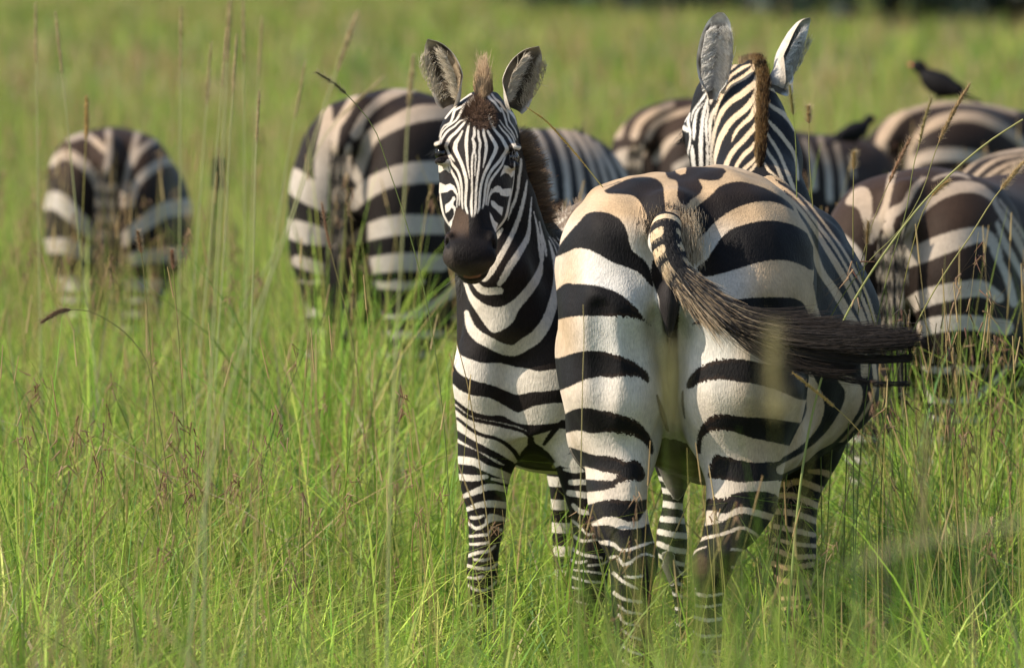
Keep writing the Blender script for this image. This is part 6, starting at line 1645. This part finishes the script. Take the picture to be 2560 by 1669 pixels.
foxtail("long dark stalk leaning left above the turned rump", 'ZM', [(760, 900), (640, 520), (560, 310), (480, 210), (380, 115), (292, 60)], 26.6, .18, hrad=.0036, hcol=(.14, .13, .05), group=GR)
foxtail("bare golden stem slanting right beside the young zebra's cheek", 'H', [(1330, 1150), (1108, 885), (1000, 750), (905, 640), (800, 530), (700, 462)], 26.2, .5, rad=.0018, hrad=.0032, hcol=(.45, .31, .08), col=(.33, .36, .10), bristle=.004, group=GR)
foxtail("upright rusty-headed foxtail in front of the lone left zebra's right haunch", 'ZL', [(990, 1450), (975, 1250), (960, 1060), (953, 940)], 27.2, .22, hrad=.005, hcol=(.22, .11, .07), group=GR)
foxtail("dark-headed foxtail in front of the lone left zebra, beside the rusty one", 'ZL', [(830, 1500), (810, 1250), (785, 970), (762, 835)], 27.6, .19, hrad=.005, hcol=(.22, .13, .07), group=GR)
foxtail("golden foxtail rising over the lone left zebra's back", 'ZL', [(450, 900), (462, 600), (475, 340), (480, 230), (478, 85)], 32.0, .30, hrad=.007, rad=.002, hcol=(.42, .28, .10), group=GR)
foxtail("purplish stem leaning left before the turned rump's tail", 'ZM', [(420, 1150), (380, 1000), (350, 870), (318, 690)], 28.4, .5, hrad=.004, hcol=(.27, .15, .09), group=GR)
foxtail("tan stalk across the young zebra's left shoulder", 'C', [(345, 1600), (310, 1350), (270, 1060), (235, 860), (180, 650)], 26.3, 0, rad=.0017, col=(.30, .26, .12), group=GR)
foxtail("pale thin stem in front of the big zebra's left haunch", 'A', [(175, 1750), (182, 1400), (190, 1000), (195, 850), (190, 700)], 25.2, 0, rad=.0016, col=(.34, .34, .16), group=GR)
foxtail("ochre foxtail below the tail, slanting across the big zebra's flank", 'A', [(1560, 1350), (1480, 1260), (1420, 1205), (1330, 1130), (1205, 1030)], 25.6, .55, rad=.0016, hrad=.0042, hcol=(.42, .29, .09), col=(.30, .26, .10), bristle=.005, group=GR)
foxtail("upright pale foxtail far below the swung tail, right of the big zebra", 'Q', [(2080, 1300), (2085, 900), (2085, 500), (2093, 100), (2110, -140)], 25.8, .22, rad=.002, hrad=.006, hcol=(.36, .31, .12), col=(.25, .34, .11), group=GR)

FAR_L = "slim tan foxtail blurred against the open field above the left rumps"
for i, (x, y0, y1, Y, xt) in enumerate([(92, 300, 5, 33, 88), (170, 330, 28, 32, 138), (505, 420, 105, 33, 528), (450, 350, 15, 34, 452), (560, 300, 0, 21, 575), (545, 330, 70, 32, 568), (575, 340, 85, 31, 592), (640, 300, 40, 35, 655), (610, 320, 0, 34, 608), (715, 420, 150, 34, 765), (800, 300, 28, 20.5, 895), (640, 380, 225, 30, 648), (820, 330, 190, 35, 960), (1020, 300, 135, 21, 1035), (560, 460, 370, 36, 545)]):
    foxtail(FAR_L, 'S', [(x - (xt - x) * 2.2, y0 + 620), (x - (xt - x) * .8, y0 + 260), (x, y0), (xt, y1)], Y, .17, rad=.0026, hrad=.0055, hcol=(.40, .32, .17), col=(.30, .38, .16), group="foxtails over the left field", bristle=.005)
foxtail("blurred yellow-green spike standing in the cleft of the big zebra's rump", 'S', [(1690, 1660), (1684, 1350), (1678, 1050), (1672, 870)], 13.5, .26, rad=.0007, hrad=.0028, bristle=.02, hcol=(.26, .28, .08), group="blurred near foxtails")
foxtail("blurred yellow-green spike before the big zebra's tail and right haunch", 'S', [(1960, 1660), (1950, 1350), (1938, 1050), (1930, 820)], 13.8, .28, rad=.0007, hrad=.0030, bristle=.022, hcol=(.30, .28, .09), group="blurred near foxtails")
foxtail("brownish blurred stalk standing upright at the bottom right", 'S', [(2290, 1700), (2300, 1450), (2308, 1250), (2312, 1040)], 15.5, .5, rad=.0015, hrad=.004, hcol=(.25, .20, .10), group="blurred near foxtails")
foxtail("faint blurred grass plume arching over the bottom right corner", 'S', [(1760, 1720), (1880, 1570), (2040, 1460), (2260, 1370), (2600, 1300)], 12.6, .5, rad=.0008, hrad=.0016, hcol=(.36, .36, .16), col=(.3, .36, .12), bristle=.012, group="blurred near foxtails")
foxtail("dark green blurred plant head beside the lone left zebra's flank", 'S', [(520, 900), (528, 700), (535, 520), (548, 396)], 39.0, .17, rad=.011, hrad=.026, hcol=(.075, .095, .05), col=(.08, .12, .04), group="blurred plants by the left zebra")
